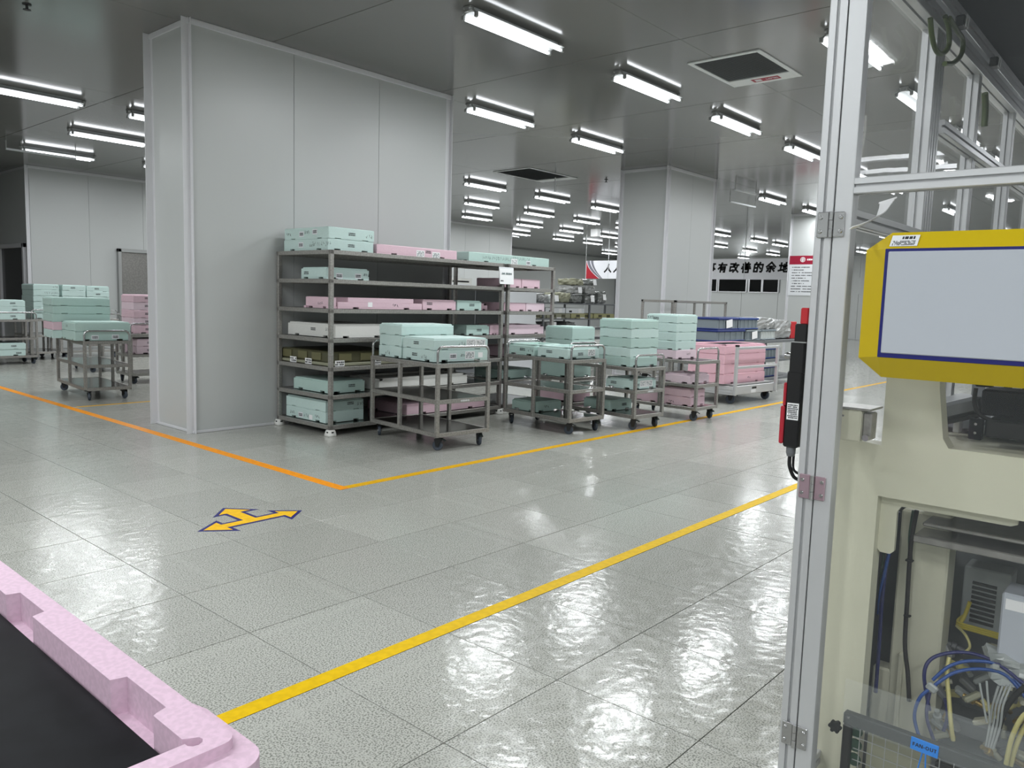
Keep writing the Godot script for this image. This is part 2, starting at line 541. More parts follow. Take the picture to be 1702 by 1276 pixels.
# ---------------------------------------------------------------- ceiling lamps
var lamp0: Node3D
func lamp(x: float, z: float, label: String, group: String):
	if lamp0 == null:
		lamp0 = thing("ceiling_lamp", label, "ceiling lamp", Vector3(0, CEIL, 0), 0.0, group)
		var L := 1.25
		var h := MB.new()      # a ridge-shaped housing with two spread reflector wings
		h.prism(PackedVector2Array([Vector2(-0.03, 0), Vector2(0.03, 0), Vector2(0.03, -0.03), Vector2(0.110, -0.056), Vector2(0.105, -0.060), Vector2(0.0, -0.045), Vector2(-0.105, -0.060), Vector2(-0.110, -0.056), Vector2(-0.03, -0.03)]), 0.0, L, Transform3D(Basis(Vector3(0, 0, -1), Vector3(0, 1, 0), Vector3(1, 0, 0)), Vector3.ZERO))
		part("housing", h.done(), M.lamp_white, lamp0)
		for s in [-1.0, 1.0]:
			var t := MB.new()
			t.cyl(Vector3(0.03, TUBE_Y - CEIL, s * 0.082), Vector3(L - 0.03, TUBE_Y - CEIL, s * 0.082), 0.015, 12)
			part("tube", t.done(), M.tube_glow, lamp0)
			for e in [0.0, L]:
				var k := MB.new()
				k.box(Vector3(e, TUBE_Y - CEIL + 0.004, s * 0.082), Vector3(0.03, 0.045, 0.036), 0.006)
				k.bar(Vector3(e, -0.01, s * 0.02), Vector3(e, TUBE_Y - CEIL + 0.02, s * 0.075), 0.014, 0.012)
				part("end_socket", k.done(), M.galvanised, lamp0)
		for e in [0.0, L]:
			var brackets := MB.new()
			var o := -0.02 if e == 0.0 else 0.02
			brackets.box(Vector3(e + o, -0.012, 0), Vector3(0.05, 0.022, 0.10), 0.004)
			brackets.box(Vector3(e + o * 2.0, -0.03, 0), Vector3(0.012, 0.05, 0.05), 0.003)
			part("end_bracket", brackets.done(), M.galvanised, lamp0)
		var a := AreaLight3D.new()
		a.name = "lamp_light"
		a.area_size = Vector2(1.2, 0.15)
		a.light_energy = LAMP_ENERGY
		a.light_color = Color(0.975, 0.99, 1.0)
		a.area_range = 60.0
		a.shadow_enabled = true
		lamp0.add_child(a, true)
		a.position = Vector3(L * 0.5, TUBE_Y - CEIL - 0.02, 0)
		a.rotation = Vector3(-PI / 2, 0, 0)
		lamp0.position = Vector3(x, CEIL, z)
		return
	var r: Node3D = lamp0.duplicate()
	r.name = numbered("ceiling_lamp", self)
	add_child(r, true)
	r.position = Vector3(x, CEIL, z)
	tag(r, label, "ceiling lamp", group)

func build_lamps():
	var ord := ["first", "second", "third", "fourth", "fifth", "sixth", "seventh", "eighth", "ninth"]
	# [z of the row, phrase, x of each lamp seen]
	var rows := [
		[0.661, "over the machine", [3.360, 5.981, 8.400, 10.800]],
		[-1.671, "over the loaded trolleys", [3.529, 5.926, 8.282, 10.752]],
		[-4.138, "in front of the broad pillar", [6.052, 8.402]],
		[-4.494, "between second and far pillars", [16.148, 18.804]],
		[-9.045, "nearest behind the broad pillar", [10.945, 13.403, 15.768]],
		[-11.565, "next behind the broad pillar", [13.478, 15.947, 18.335]],
		[-14.066, "third behind the broad pillar", [15.887, 18.482, 20.835, 23.259]],
		[-16.666, "farthest behind the broad pillar", [20.895, 23.735, 25.819]],
		[-8.591, "at the left nearest the broad pillar", [1.540, 3.462]],
		[-10.825, "at the left, second from the pillar", [3.442]],
		[-13.421, "at the left by the far wall", [3.522]],
		[-9.734, "highest above the banner", [23.958, 27.191, 29.198]],
		[-12.339, "second above the banner", [29.064, 32.046, 34.635]],
		[-14.895, "just over the banner's top edge", [36.979]],
	]
	for r in rows:
		for i in r[2].size():
			lamp(r[2][i], r[0], "twin tube lamp, %s from left in the row %s" % [ord[i], r[1]], "twin tube ceiling lamps")
	# the same grid goes on over the photographer and behind the pillars
	for z in [-3.87, -1.5, 0.85, 3.2, 5.6, 7.9]:
		for x in ([-6.2, -3.85, -1.45, 0.9] if z > 5.0 else [-6.2, -3.85, -1.45]):
			if z > 3.0 and z < 4.0 and x > -2.0:
				continue
			lamp(x, z, "twin tube ceiling lamp of the rows that go on outside the frame", "lamps outside the frame")
	for z in [3.2, 5.6]:
		for x in [5.7, 8.1, 12.9, 17.7, 22.5, 28.0]:
			lamp(x, z, "twin tube ceiling lamp of the rows that go on outside the frame", "lamps outside the frame")
	var k := 0
	for p in [Vector2(13.1, -1.67), Vector2(15.5, -1.67), Vector2(17.9, -1.67), Vector2(13.2, 0.66), Vector2(15.6, 0.66)]:
		lamp(p.x, p.y, "twin tube lamp seen through the enclosure's glass, %s from the door" % ord[k], "lamps behind the enclosure's glass")
		k += 1
	k = 0
	for p in [Vector2(20.75, -11.6), Vector2(23.2, -11.6), Vector2(25.6, -11.6), Vector2(25.6, -14.1), Vector2(28.0, -14.1), Vector2(30.4, -14.1), Vector2(28.3, -16.7), Vector2(30.7, -16.7), Vector2(33.1, -16.7)]:
		lamp(p.x, p.y, "twin tube lamp mostly hidden by the second pillar, %s from the rack" % ord[k], "lamps behind the second pillar")
		k += 1
	for p in [Vector2(35.5, -17.5), Vector2(-1.45, -6.2), Vector2(-1.45, -10.8), Vector2(-3.85, -8.5), Vector2(5.7, -8.45), Vector2(5.7, -13.2), Vector2(8.1, -10.8), Vector2(8.1, -15.0), Vector2(20.1, 0.85), Vector2(25.0, 0.85), Vector2(20.1, -1.5), Vector2(27.0, -1.5), Vector2(27.0, -5.0), Vector2(30.0, -3.0), Vector2(32.0, -20.0), Vector2(34.0, -8.0)]:
		lamp(p.x, p.y, "twin tube ceiling lamp of the rows that go on outside the frame", "lamps outside the frame")

# ---------------------------------------------------------------- foam trays and their prints
# a tray of moulded foam: chamfered block, hand notches along the foot, a stepped rim on top
func foam_mesh(w: float, d: float, h: float, top: String) -> ArrayMesh:
	var key := "foam%.3f %.3f %.3f %s" % [w, d, h, top]
	if meshes.has(key):
		return meshes[key]
	var m := MB.new()
	var n := 0.007 if top.ends_with("thin") else 0.016
	var lip := 0.014 if top.begins_with("lid") else (0.022 if top.begins_with("open") else (h * 0.42 if top == "step" else 0.004))
	m.span(Vector3(-w / 2, n, -d / 2), Vector3(w / 2, h - lip, d / 2), 0.004)
	var s := 0.075
	for ax in 2:
		var l := w if ax == 0 else d
		for sg in [-1.0, 1.0]:
			var cuts := [-l / 2, -l * 0.30 - s / 2, -l * 0.30 + s / 2, l * 0.30 - s / 2, l * 0.30 + s / 2, l / 2]
			for k in [0, 2, 4]:
				var a: float = cuts[k] + (0.0006 if k > 0 else 0.002)
				var b: float = cuts[k + 1] - (0.0006 if k < 4 else 0.002)
				if ax == 0:
					m.span(Vector3(a, 0.001, sg * (d / 2 - 0.001)), Vector3(b, n + 0.006, sg * (d / 2 - 0.04)))
				else:
					m.span(Vector3(sg * (w / 2 - 0.001), 0.001, a), Vector3(sg * (w / 2 - 0.04), n + 0.006, b))
	var i := 0.013 if not top.begins_with("flush") else 0.004
	if top == "step":
		m.span(Vector3(-w / 2 + 0.13, h - lip - 0.004, -d / 2), Vector3(w / 2 - 0.13, h, d / 2), 0.004)
	elif top.begins_with("lid"):
		m.span(Vector3(-w / 2 + i, h - lip - 0.004, -d / 2 + i), Vector3(w / 2 - i, h, d / 2 - i), 0.005)
	else:
		var t := 0.05
		m.span(Vector3(-w / 2 + i, h - lip - 0.004, -d / 2 + i), Vector3(w / 2 - i, h, -d / 2 + i + t), 0.003)
		m.span(Vector3(-w / 2 + i, h - lip - 0.004, d / 2 - i - t), Vector3(w / 2 - i, h, d / 2 - i), 0.003)
		m.span(Vector3(-w / 2 + i, h - lip - 0.004, -d / 2 + i), Vector3(-w / 2 + i + t, h, d / 2 - i), 0.003)
		m.span(Vector3(w / 2 - i - t, h - lip - 0.004, -d / 2 + i), Vector3(w / 2 - i, h, d / 2 - i), 0.003)
	meshes[key] = m.done()
	return meshes[key]

# a patch of small print: short strokes laid out in lines
func print_mesh(w: float, h: float, rows: int, seed_: int, fill := 0.75) -> ArrayMesh:
	var key := "print%.3f %.3f %d %d" % [w, h, rows, seed_]
	if meshes.has(key):
		return meshes[key]
	var r := RandomNumberGenerator.new()
	r.seed = seed_
	var m := MB.new()
	var rh := h / rows
	for k in rows:
		var x := -w / 2
		while x < w / 2 - 0.002:
			var l: float = rh * r.randf_range(0.25, 0.7)
			if r.randf() < fill:
				var y := h / 2 - rh * (k + 0.5)
				var hh := rh * r.randf_range(0.30, 0.40)
				var x1: float = min(x + l, w / 2)
				m.quad(Vector3(x, y - hh, 0), Vector3(x1, y - hh, 0), Vector3(x1, y + hh, 0), Vector3(x, y + hh, 0), Vector3(0, 0, 1))
			x += l + rh * 0.14
	meshes[key] = m.done()
	return meshes[key]

# loose pen strokes, as on the sides of the trays
func scrawl_mesh(w: float, h: float, seed_: int) -> ArrayMesh:
	var key := "scrawl%.3f %.3f %d" % [w, h, seed_]
	if meshes.has(key):
		return meshes[key]
	var r := RandomNumberGenerator.new()
	r.seed = seed_
	var m := MB.new()
	var n := int(w / (h * 0.8)) + 1
	for k in n:
		var c := Vector2(-w / 2 + w * (k + 0.5) / n, 0)
		var p := c + Vector2(r.randf_range(-0.3, 0.3) * h, r.randf_range(-0.5, 0.5) * h)
		for q in 4:
			var e := c + Vector2(r.randf_range(-0.35, 0.35) * h, r.randf_range(-0.5, 0.5) * h)
			var d := (e - p).normalized()
			var o := Vector2(-d.y, d.x) * 0.0016
			m.quad(Vector3(p.x - o.x, p.y - o.y, 0), Vector3(e.x - o.x, e.y - o.y, 0), Vector3(e.x + o.x, e.y + o.y, 0), Vector3(p.x + o.x, p.y + o.y, 0), Vector3(0, 0, 1))
			p = e
	meshes[key] = m.done()
	return meshes[key]

const FACE_PZ := Basis(Vector3(1, 0, 0), Vector3(0, 1, 0), Vector3(0, 0, 1))
const FACE_NX := Basis(Vector3(0, 0, 1), Vector3(0, 1, 0), Vector3(-1, 0, 0))

# what: list of [face "x" or "z", along -0.5..0.5, up 0..1, kind]
func add_prints(o: Node3D, w: float, d: float, h: float, what: Array):
	for p in what:
		var nx: bool = p[0] == "x"
		var bs := FACE_NX if nx else FACE_PZ
		var l := d if nx else w
		var at := Vector3(-w / 2 - 0.0006, h * p[2], d * p[1]) if nx else Vector3(w * p[1], h * p[2], d / 2 + 0.0006)
		var out := bs * Vector3(0, 0, 0.0009)
		var sd: int = int(rng.randi() % 5)
		match p[3]:
			"mark":
				part("mark", print_mesh(0.085, 0.034, 2, sd, 0.97), M.print_dark, o, at, bs)
			"sticker":
				part("sticker", bx(Vector3(0.085, 0.055, 0.0008)), M.paper, o, at, bs)
				part("sticker_print", print_mesh(0.066, 0.032, 2, sd, 0.97), M.print_dark, o, at + out, bs)
			"sheet":
				part("sticker", bx(Vector3(0.12, 0.075, 0.0008)), M.paper_bright, o, at, bs)
				part("sticker_print", print_mesh(0.10, 0.056, 5, sd + 9, 0.6), M.print_soft, o, at + out, bs)
			"blank":
				part("sticker", bx(Vector3(0.06, 0.05, 0.0008)), M.paper_bright, o, at, bs)
			"scrawl":
				part("scrawl", scrawl_mesh(min(0.34, l * 0.6), 0.05, sd + 20), M.print_soft, o, at, bs)
			"note":
				part("scrawl", scrawl_mesh(0.09, 0.045, sd + 30), M.print_dark, o, at, bs)

# near corner (the one towards the camera), base height, sizes, turn in degrees
func foam(nx: float, nz: float, y: float, w: float, d: float, h: float, yaw: float, m: String, label: String, group: String, what: Array = [], top := "flush") -> Node3D:
	var a := deg_to_rad(yaw)
	var c := Vector3(nx, y, nz) + Vector3(cos(a), 0, sin(a)) * w / 2 - Vector3(-sin(a), 0, cos(a)) * d / 2
	var o := thing("foam_box", label, "foam box", c, -a, group)
	part("body", foam_mesh(w, d, h, top), M[m], o)
	add_prints(o, w, d, h, what)
	return o

func stack(n: int, nx: float, nz: float, y: float, w: float, d: float, h: float, yaw: float, mats: Array, labels: Array, group: String, prints: Array, top := "lid"):
	for i in n:      # from the bottom up; the last one shows its rim
		foam(nx + rng.randf_range(-0.004, 0.004), nz + rng.randf_range(-0.004, 0.004), y + h * i, w, d, h, yaw + rng.randf_range(-0.5, 0.5), mats[i % mats.size()], labels[i], group, prints[i % prints.size()] if prints.size() > 0 else [], (top if i == n - 1 else "flush") + (" thin" if i > 0 else ""))

# ---------------------------------------------------------------- trolleys and racks
func caster(o: Node3D, at: Vector3, turn: float, scale_ := 1.0):
	if not meshes.has("wheel"):
		var m := MB.new()
		var xf := Transform3D(Basis(Vector3(0, 0, 1), PI / 2), Vector3.ZERO)
		m.lathe([Vector2(0.0, -0.012), Vector2(0.03, -0.012), Vector2(0.034, -0.015), Vector2(0.046, -0.015), Vector2(0.050, -0.009), Vector2(0.050, 0.009), Vector2(0.046, 0.015), Vector2(0.034, 0.015), Vector2(0.03, 0.012), Vector2(0.0, 0.012)], 20, xf)
		meshes.wheel = m.done()
		m = MB.new()
		m.cyl(Vector3(-0.022, 0, 0), Vector3(0.022, 0, 0), 0.012, 10)
		meshes.hub = m.done()
		m = MB.new()
		for s in [-1.0, 1.0]:
			m.prism(PackedVector2Array([Vector2(-0.012, -0.012), Vector2(0.014, -0.012), Vector2(0.042, 0.06), Vector2(0.0, 0.075), Vector2(-0.03, 0.06)]), -0.0015, 0.0015, Transform3D(Basis(Vector3(0, 0, 1), Vector3(0, 1, 0), Vector3(-1, 0, 0)), Vector3(s * 0.022, 0, 0)))
		m.cyl(Vector3(0, 0.062, 0.006), Vector3(0, 0.082, 0.006), 0.03, 12)
		m.box(Vector3(0, 0.085, 0.006), Vector3(0.085, 0.006, 0.075), 0.002)
		meshes.fork = m.done()
		m = MB.new()
		m.box(Vector3(0, 0.055, 0.06), Vector3(0.04, 0.01, 0.045), 0.003, Basis(Vector3(1, 0, 0), 0.5))
		m.bar(Vector3(0, 0.068, 0.02), Vector3(0, 0.06, 0.05), 0.03, 0.008)
		meshes.brake = m.done()
	var bs := Basis(Vector3.UP, turn).scaled(Vector3.ONE * scale_)
	var f := part("caster", meshes.fork, M.black_metal, o, at + Vector3(0, 0.05 * scale_, 0), bs)
	part("wheel", meshes.wheel, M.wheel_grey, f)
	part("hub", meshes.hub, M.galvanised, f)
	part("brake_pedal", meshes.brake, M.brake_green, f)

func shelf_mesh(w: float, d: float, t := 0.04, lipw := 0.03) -> ArrayMesh:
	var key := "shelf%.3f %.3f %.3f" % [w, d, t]
	if not meshes.has(key):
		var m := MB.new()
		m.span(Vector3(0, -t, -lipw), Vector3(w, 0, 0), 0.003)
		m.span(Vector3(0, -t, -d), Vector3(w, 0, -d + lipw), 0.003)
		m.span(Vector3(0, -t, -d), Vector3(lipw, 0, 0), 0.003)
		m.span(Vector3(w - lipw, -t, -d), Vector3(w, 0, 0), 0.003)
		m.span(Vector3(lipw, -t, -d * 0.5 - 0.015), Vector3(w - lipw, -0.006, -d * 0.5 + 0.015))
		meshes[key] = m.done()
	return meshes[key]

# a shelf: a folded rim with its bright sheet as a piece of its own
func add_shelf(o: Node3D, w: float, d: float, y: float, t := 0.04):
	var s := part("shelf", shelf_mesh(w, d, t, 0.03), M.stainless, o, Vector3(0, y, 0))
	part("sheet", bx(Vector3(w - 0.06, 0.003, d - 0.06)), M.sheet_mirror, s, Vector3(w / 2, -0.0045, -d / 2))

func bow(w: float, h: float, z: float, r := 0.012) -> ArrayMesh:     # a push handle bent from one pipe
	var key := "bow%.3f %.3f %.3f" % [w, h, z]
	if not meshes.has(key):
		var k := 0.055
		var pts := [Vector3(0.015, 0, z), Vector3(0.015, h - k, z)]
		for i in 6:
			var a := PI - PI / 2 * (i + 1) / 6.0
			pts.append(Vector3(0.015 + k + cos(a) * k, h - k + sin(a) * k, z))
		for i in 7:
			var a := PI / 2 - PI / 2 * i / 6.0
			pts.append(Vector3(w - 0.015 - k + cos(a) * k, h - k + sin(a) * k, z))
		pts.append(Vector3(w - 0.015, 0, z))
		var m := MB.new()
		m.tube(pts, r, 10)
		meshes[key] = m.done()
	return meshes[key]

# origin at the foot of the near corner; width along +x, length along -z
func trolley(nx: float, nz: float, yaw: float, w: float, d: float, levels: Array, handle: float, label: String, group: String, mids := true, both := true, plate := true, turns := [0.6, -0.4, 2.6, 2.0]) -> Node3D:
	var o := thing("trolley", label, "trolley", Vector3(nx, 0, nz), -deg_to_rad(yaw), group)
	var top: float = levels[levels.size() - 1]
	var leg := bx(Vector3(0.036, top - 0.135, 0.036), 0.003)
	var zs := [-0.016, -d + 0.016]
	if mids:
		zs.insert(1, -d * 0.55)
	for z in zs:
		for x in [0.016, w - 0.016]:
			part("leg", leg, M.stainless, o, Vector3(x, 0.135 + (top - 0.135) / 2, z))
	for l in levels:
		add_shelf(o, w, d, l)
	if handle > top + 0.06:
		part("handle", bow(w, handle - top, -0.02), M.chrome, o, Vector3(0, top, 0))
	if both:
		part("handle", bow(w, handle - top, -d + 0.02), M.chrome, o, Vector3(0, top, 0))
	var i := 0
	for z in [-0.07, -d + 0.07]:
		for x in [0.07, w - 0.07]:
			caster(o, Vector3(x, 0, z), turns[i % 4])
			i += 1
	if plate:
		part("marking", print_mesh(0.11, 0.022, 1, 3, 0.9), M.paper, o, Vector3(w * 0.52, levels[1] - 0.02, 0.0008))
	return o

func rack(x: float, z: float, w: float, d: float, levels: Array, label: String, group: String, mid := false) -> Node3D:
	var o := thing("shelf_rack", label, "rack", Vector3(x, 0, z), 0.0, group)
	var top: float = levels[levels.size() - 1]
	var post := bx(Vector3(0.042, top - 0.062, 0.042), 0.003)
	for px in [0.021, w - 0.021]:
		for pz in [-0.021, -d + 0.021]:
			part("post", post, M.stainless, o, Vector3(px, 0.062 + (top - 0.062) / 2 - 0.001, pz))
			if not meshes.has("foot"):
				var m := MB.new()
				m.lathe([Vector2(0.0, 0.066), Vector2(0.042, 0.066), Vector2(0.05, 0.058), Vector2(0.062, 0.018), Vector2(0.062, 0.006), Vector2(0.058, 0.0), Vector2(0, 0)], 4, Transform3D(Basis(Vector3.UP, PI / 4), Vector3.ZERO))
				meshes.foot = m.done()
			var f := part("foot", meshes.foot, M.foam_white, o, Vector3(px, 0, pz))
			part("window", bx(Vector3(0.03, 0.02, 0.012), 0.002), M.black_rubber, f, Vector3(0.0, 0.04, 0.034))
			part("window", bx(Vector3(0.012, 0.02, 0.03), 0.002), M.black_rubber, f, Vector3(-0.034, 0.04, 0.0))
	for l in levels:
		add_shelf(o, w, d, l, 0.043)
	return o

func build_rack():
	var L := [0.11, 0.42, 0.71, 1.0, 1.30, 1.60, 1.89]
	rack(3.03, -3.05, 2.60, 0.98, L, "long seven shelf stainless rack standing against the broad pillar", "stainless racks by the broad pillar")
	rack(5.70, -3.05, 0.95, 0.98, L, "short seven shelf stainless rack at the end of the long one", "stainless racks by the broad pillar")
	var g := "foam boxes on the stainless racks"
	stack(2, 3.08, -3.2, 0.112, 0.49, 0.73, 0.118, 0, ["foam_mint_pale"], ["pale mint foam box with pen marks, lower of two on the lowest rack shelf", "mint foam box lying on another on the lowest rack shelf"], g, [[["x", -0.33, 0.45, "note"], ["x", -0.12, 0.35, "sticker"], ["x", 0.14, 0.3, "blank"], ["x", 0.3, 0.5, "note"], ["x", 0.02, 0.4, "note"]], [["z", 0.15, 0.6, "mark"], ["z", 0.42, 0.5, "note"]]])
	foam(3.12, -3.18, 0.422, 0.45, 0.66, 0.128, 0, "foam_mint", "single mint foam box on the second lowest rack shelf", g, [["z", 0.12, 0.55, "mark"]], "lid")
	# the smoked trays
	var t := thing("smoked_tray", "long olive smoked plastic tray with white slips on the rack's third lowest shelf", "tray", Vector3(3.56, 0.712, -3.58), 0.0)
	var m := MB.new()
	m.span(Vector3(-0.46, 0.03, -0.46), Vector3(0.46, 0.145, 0.46), 0.012)
	part("body", m.done(), M.olive_dark, t)
	m = MB.new()
	m.span(Vector3(-0.48, 0, -0.48), Vector3(0.48, 0.032, 0.48), 0.006)
	part("base", m.done(), M.olive_pale, t)
	for k in [[0, -0.34], [0, -0.05], [0, 0.2], [1, -0.3], [1, -0.02], [1, 0.22]]:
		var bs := FACE_NX if k[0] == 0 else FACE_PZ
		var at := Vector3(-0.466, 0.09, k[1]) if k[0] == 0 else Vector3(k[1], 0.09, 0.466)
		part("pocket", bx(Vector3(0.16, 0.08, 0.012), 0.003), M.olive, t, at, bs)
	for k in [[0, -0.2], [0, 0.08], [1, -0.38], [1, 0.1]]:
		var bs := FACE_NX if k[0] == 0 else FACE_PZ
		var at := Vector3(-0.484, 0.03, k[1]) if k[0] == 0 else Vector3(k[1], 0.03, 0.484)
		var sl := part("slip", bx(Vector3(0.12, 0.06, 0.001)), M.paper_bright, t, at, bs)
		part("slip_print", print_mesh(0.11, 0.045, 2, 40 + int(k[1] * 10), 0.8), M.ink_black, sl, Vector3(0, 0, 0.0008))
	foam(3.14, -3.12, 1.002, 0.68, 0.86, 0.14, 0, "foam_white", "white foam box above the olive tray on the long rack", g, [["x", 0.05, 0.55, "mark"], ["x", 0.36, 0.6, "note"], ["z", 0.4, 0.6, "note"]], "lid")
	foam(3.175, -3.13, 1.302, 1.16, 0.30, 0.118, 0, "foam_pink", "long pink foam box with a sunk end on the rack's shelf above the white box", g, [["z", -0.14, 0.4, "blank"], ["z", 0.16, 0.4, "note"]], "step")
	foam(3.09, -3.14, 1.302, 0.075, 0.43, 0.118, 0, "foam_pink", "pink foam box end with a mark at the rack's near post, middle shelf", g, [["x", 0.1, 0.5, "note"]], "flush")
	foam(4.36, -3.15, 1.302, 0.53, 0.55, 0.118, 0, "foam_pink", "short pink foam box between a long pink and a mint one", g, [["z", -0.3, 0.6, "mark"]], "lid")
	foam(4.91, -3.15, 1.302, 0.42, 0.55, 0.118, 0, "foam_mint", "small mint foam box beside the short pink one on the rack", g, [["z", 0.1, 0.55, "mark"]], "lid")
	foam(5.36, -3.3, 1.302, 0.24, 0.55, 0.085, 0, "foam_pink", "small pink foam box in the dark end of the long rack", g, [], "open")
	foam(3.08, -3.2, 1.602, 0.55, 0.44, 0.12, 0, "foam_mint_pale", "mint foam box with a stepped lid alone on the rack's second highest shelf", g, [["x", -0.28, 0.5, "mark"], ["z", -0.2, 0.3, "sticker"], ["z", 0.24, 0.35, "sticker"], ["z", 0.44, 0.5, "note"]], "lid")
	stack(2, 3.08, -3.16, 1.892, 0.58, 0.79, 0.118, 0, ["foam_mint_pale"], ["mint foam box covered in marks, lower of two on top of the rack", "mint foam box with white slips lying on another on top of the rack"], g, [[["x", -0.1, 0.5, "sticker"], ["x", 0.15, 0.5, "note"], ["x", 0.36, 0.55, "scrawl"], ["z", 0.0, 0.5, "mark"]], [["x", -0.1, 0.45, "sticker"], ["x", 0.03, 0.6, "note"], ["x", 0.2, 0.6, "sticker"], ["x", -0.4, 0.5, "note"], ["z", 0.0, 0.5, "mark"], ["z", 0.38, 0.45, "note"]]], "flush")
	foam(3.69, -3.15, 1.892, 1.20, 0.55, 0.105, 0, "foam_pink", "long pink foam box on top of the rack between mint ones", g, [["z", 0.02, 0.35, "sheet"], ["z", 0.12, 0.6, "mark"], ["z", 0.22, 0.3, "sheet"]], "flush")
	foam(5.10, -3.16, 1.892, 1.54, 0.27, 0.115, 0, "foam_mint", "very long mint foam box scribbled over on top of the racks", g, [["z", -0.25, 0.5, "scrawl"], ["z", -0.08, 0.55, "scrawl"], ["z", 0.04, 0.3, "sheet"], ["z", 0.13, 0.7, "scrawl"], ["z", 0.22, 0.3, "sticker"]], "flush")
	foam(5.75, -3.15, 1.602, 0.32, 0.5, 0.115, 0, "foam_pink", "pink foam box on the short rack's highest shelf, beside the post", g, [], "flush")
	foam(6.08, -3.15, 1.602, 0.37, 0.5, 0.115, 0, "foam_pink", "pink foam box on the short rack's highest shelf, towards its open end", g, [], "flush")
	foam(5.75, -3.15, 1.302, 0.42, 0.5, 0.105, 0, "foam_pink", "pink foam box on the short rack's middle shelf, beside the post", g, [], "flush")
	foam(6.18, -3.15, 1.302, 0.38, 0.5, 0.105, 0, "foam_pink_pale", "pale pink foam box on the short rack's middle shelf, towards its end", g, [], "flush")
	foam(5.78, -3.15, 1.002, 0.78, 0.5, 0.12, 0, "foam_pink_pale", "pale pink foam box on the short rack just above the trolleys", g, [], "open")
	foam(5.08, -3.15, 1.002, 0.40, 0.30, 0.12, 0, "foam_mint", "mint foam box low on the long rack behind the loaded trolley", g, [["z", 0.05, 0.5, "mark"]], "lid")
	foam(5.50, -3.15, 1.002, 0.16, 0.30, 0.12, 0, "foam_pink", "narrow pink foam box low on the long rack behind the loaded trolley", g, [], "flush")
	foam(5.0, -3.2, 0.712, 0.5, 0.5, 0.12, 0, "foam_mint", "mint foam box peeping out behind the first trolley's handle", g, [], "flush")
	foam(5.8, -3.2, 0.422, 0.6, 0.5, 0.12, 0, "foam_mint", "mint foam box low on the short rack behind the second trolley", g, [], "lid")
	foam(5.85, -3.2, 0.712, 0.6, 0.5, 0.13, 0, "foam_pink", "pink foam box on the short rack seen under the second trolley's top", g, [], "lid")
	# two printed sheets hanging from the top shelf by the double post
	t = thing("paper_sign", "pair of white printed sheets hanging from the rack's top by the double post", "sign", Vector3(5.62, 1.745, -3.02))
	part("sheet", bx(Vector3(0.27, 0.2, 0.0015)), M.paper, t, Vector3(0.01, 0, 0), Basis(Vector3.RIGHT, -0.06))
	part("sheet", bx(Vector3(0.26, 0.19, 0.0015)), M.paper_bright, t, Vector3(0, -0.015, 0.014), Basis(Vector3.RIGHT, -0.06))
	part("print", print_mesh(0.18, 0.03, 1, 70, 0.9), M.print_soft, t, Vector3(0.0, 0.02, 0.0185), Basis(Vector3.RIGHT, -0.06))
	part("print", print_mesh(0.05, 0.02, 1, 71, 0.9), M.print_dark, t, Vector3(-0.09, -0.07, 0.022), Basis(Vector3.RIGHT, -0.06))

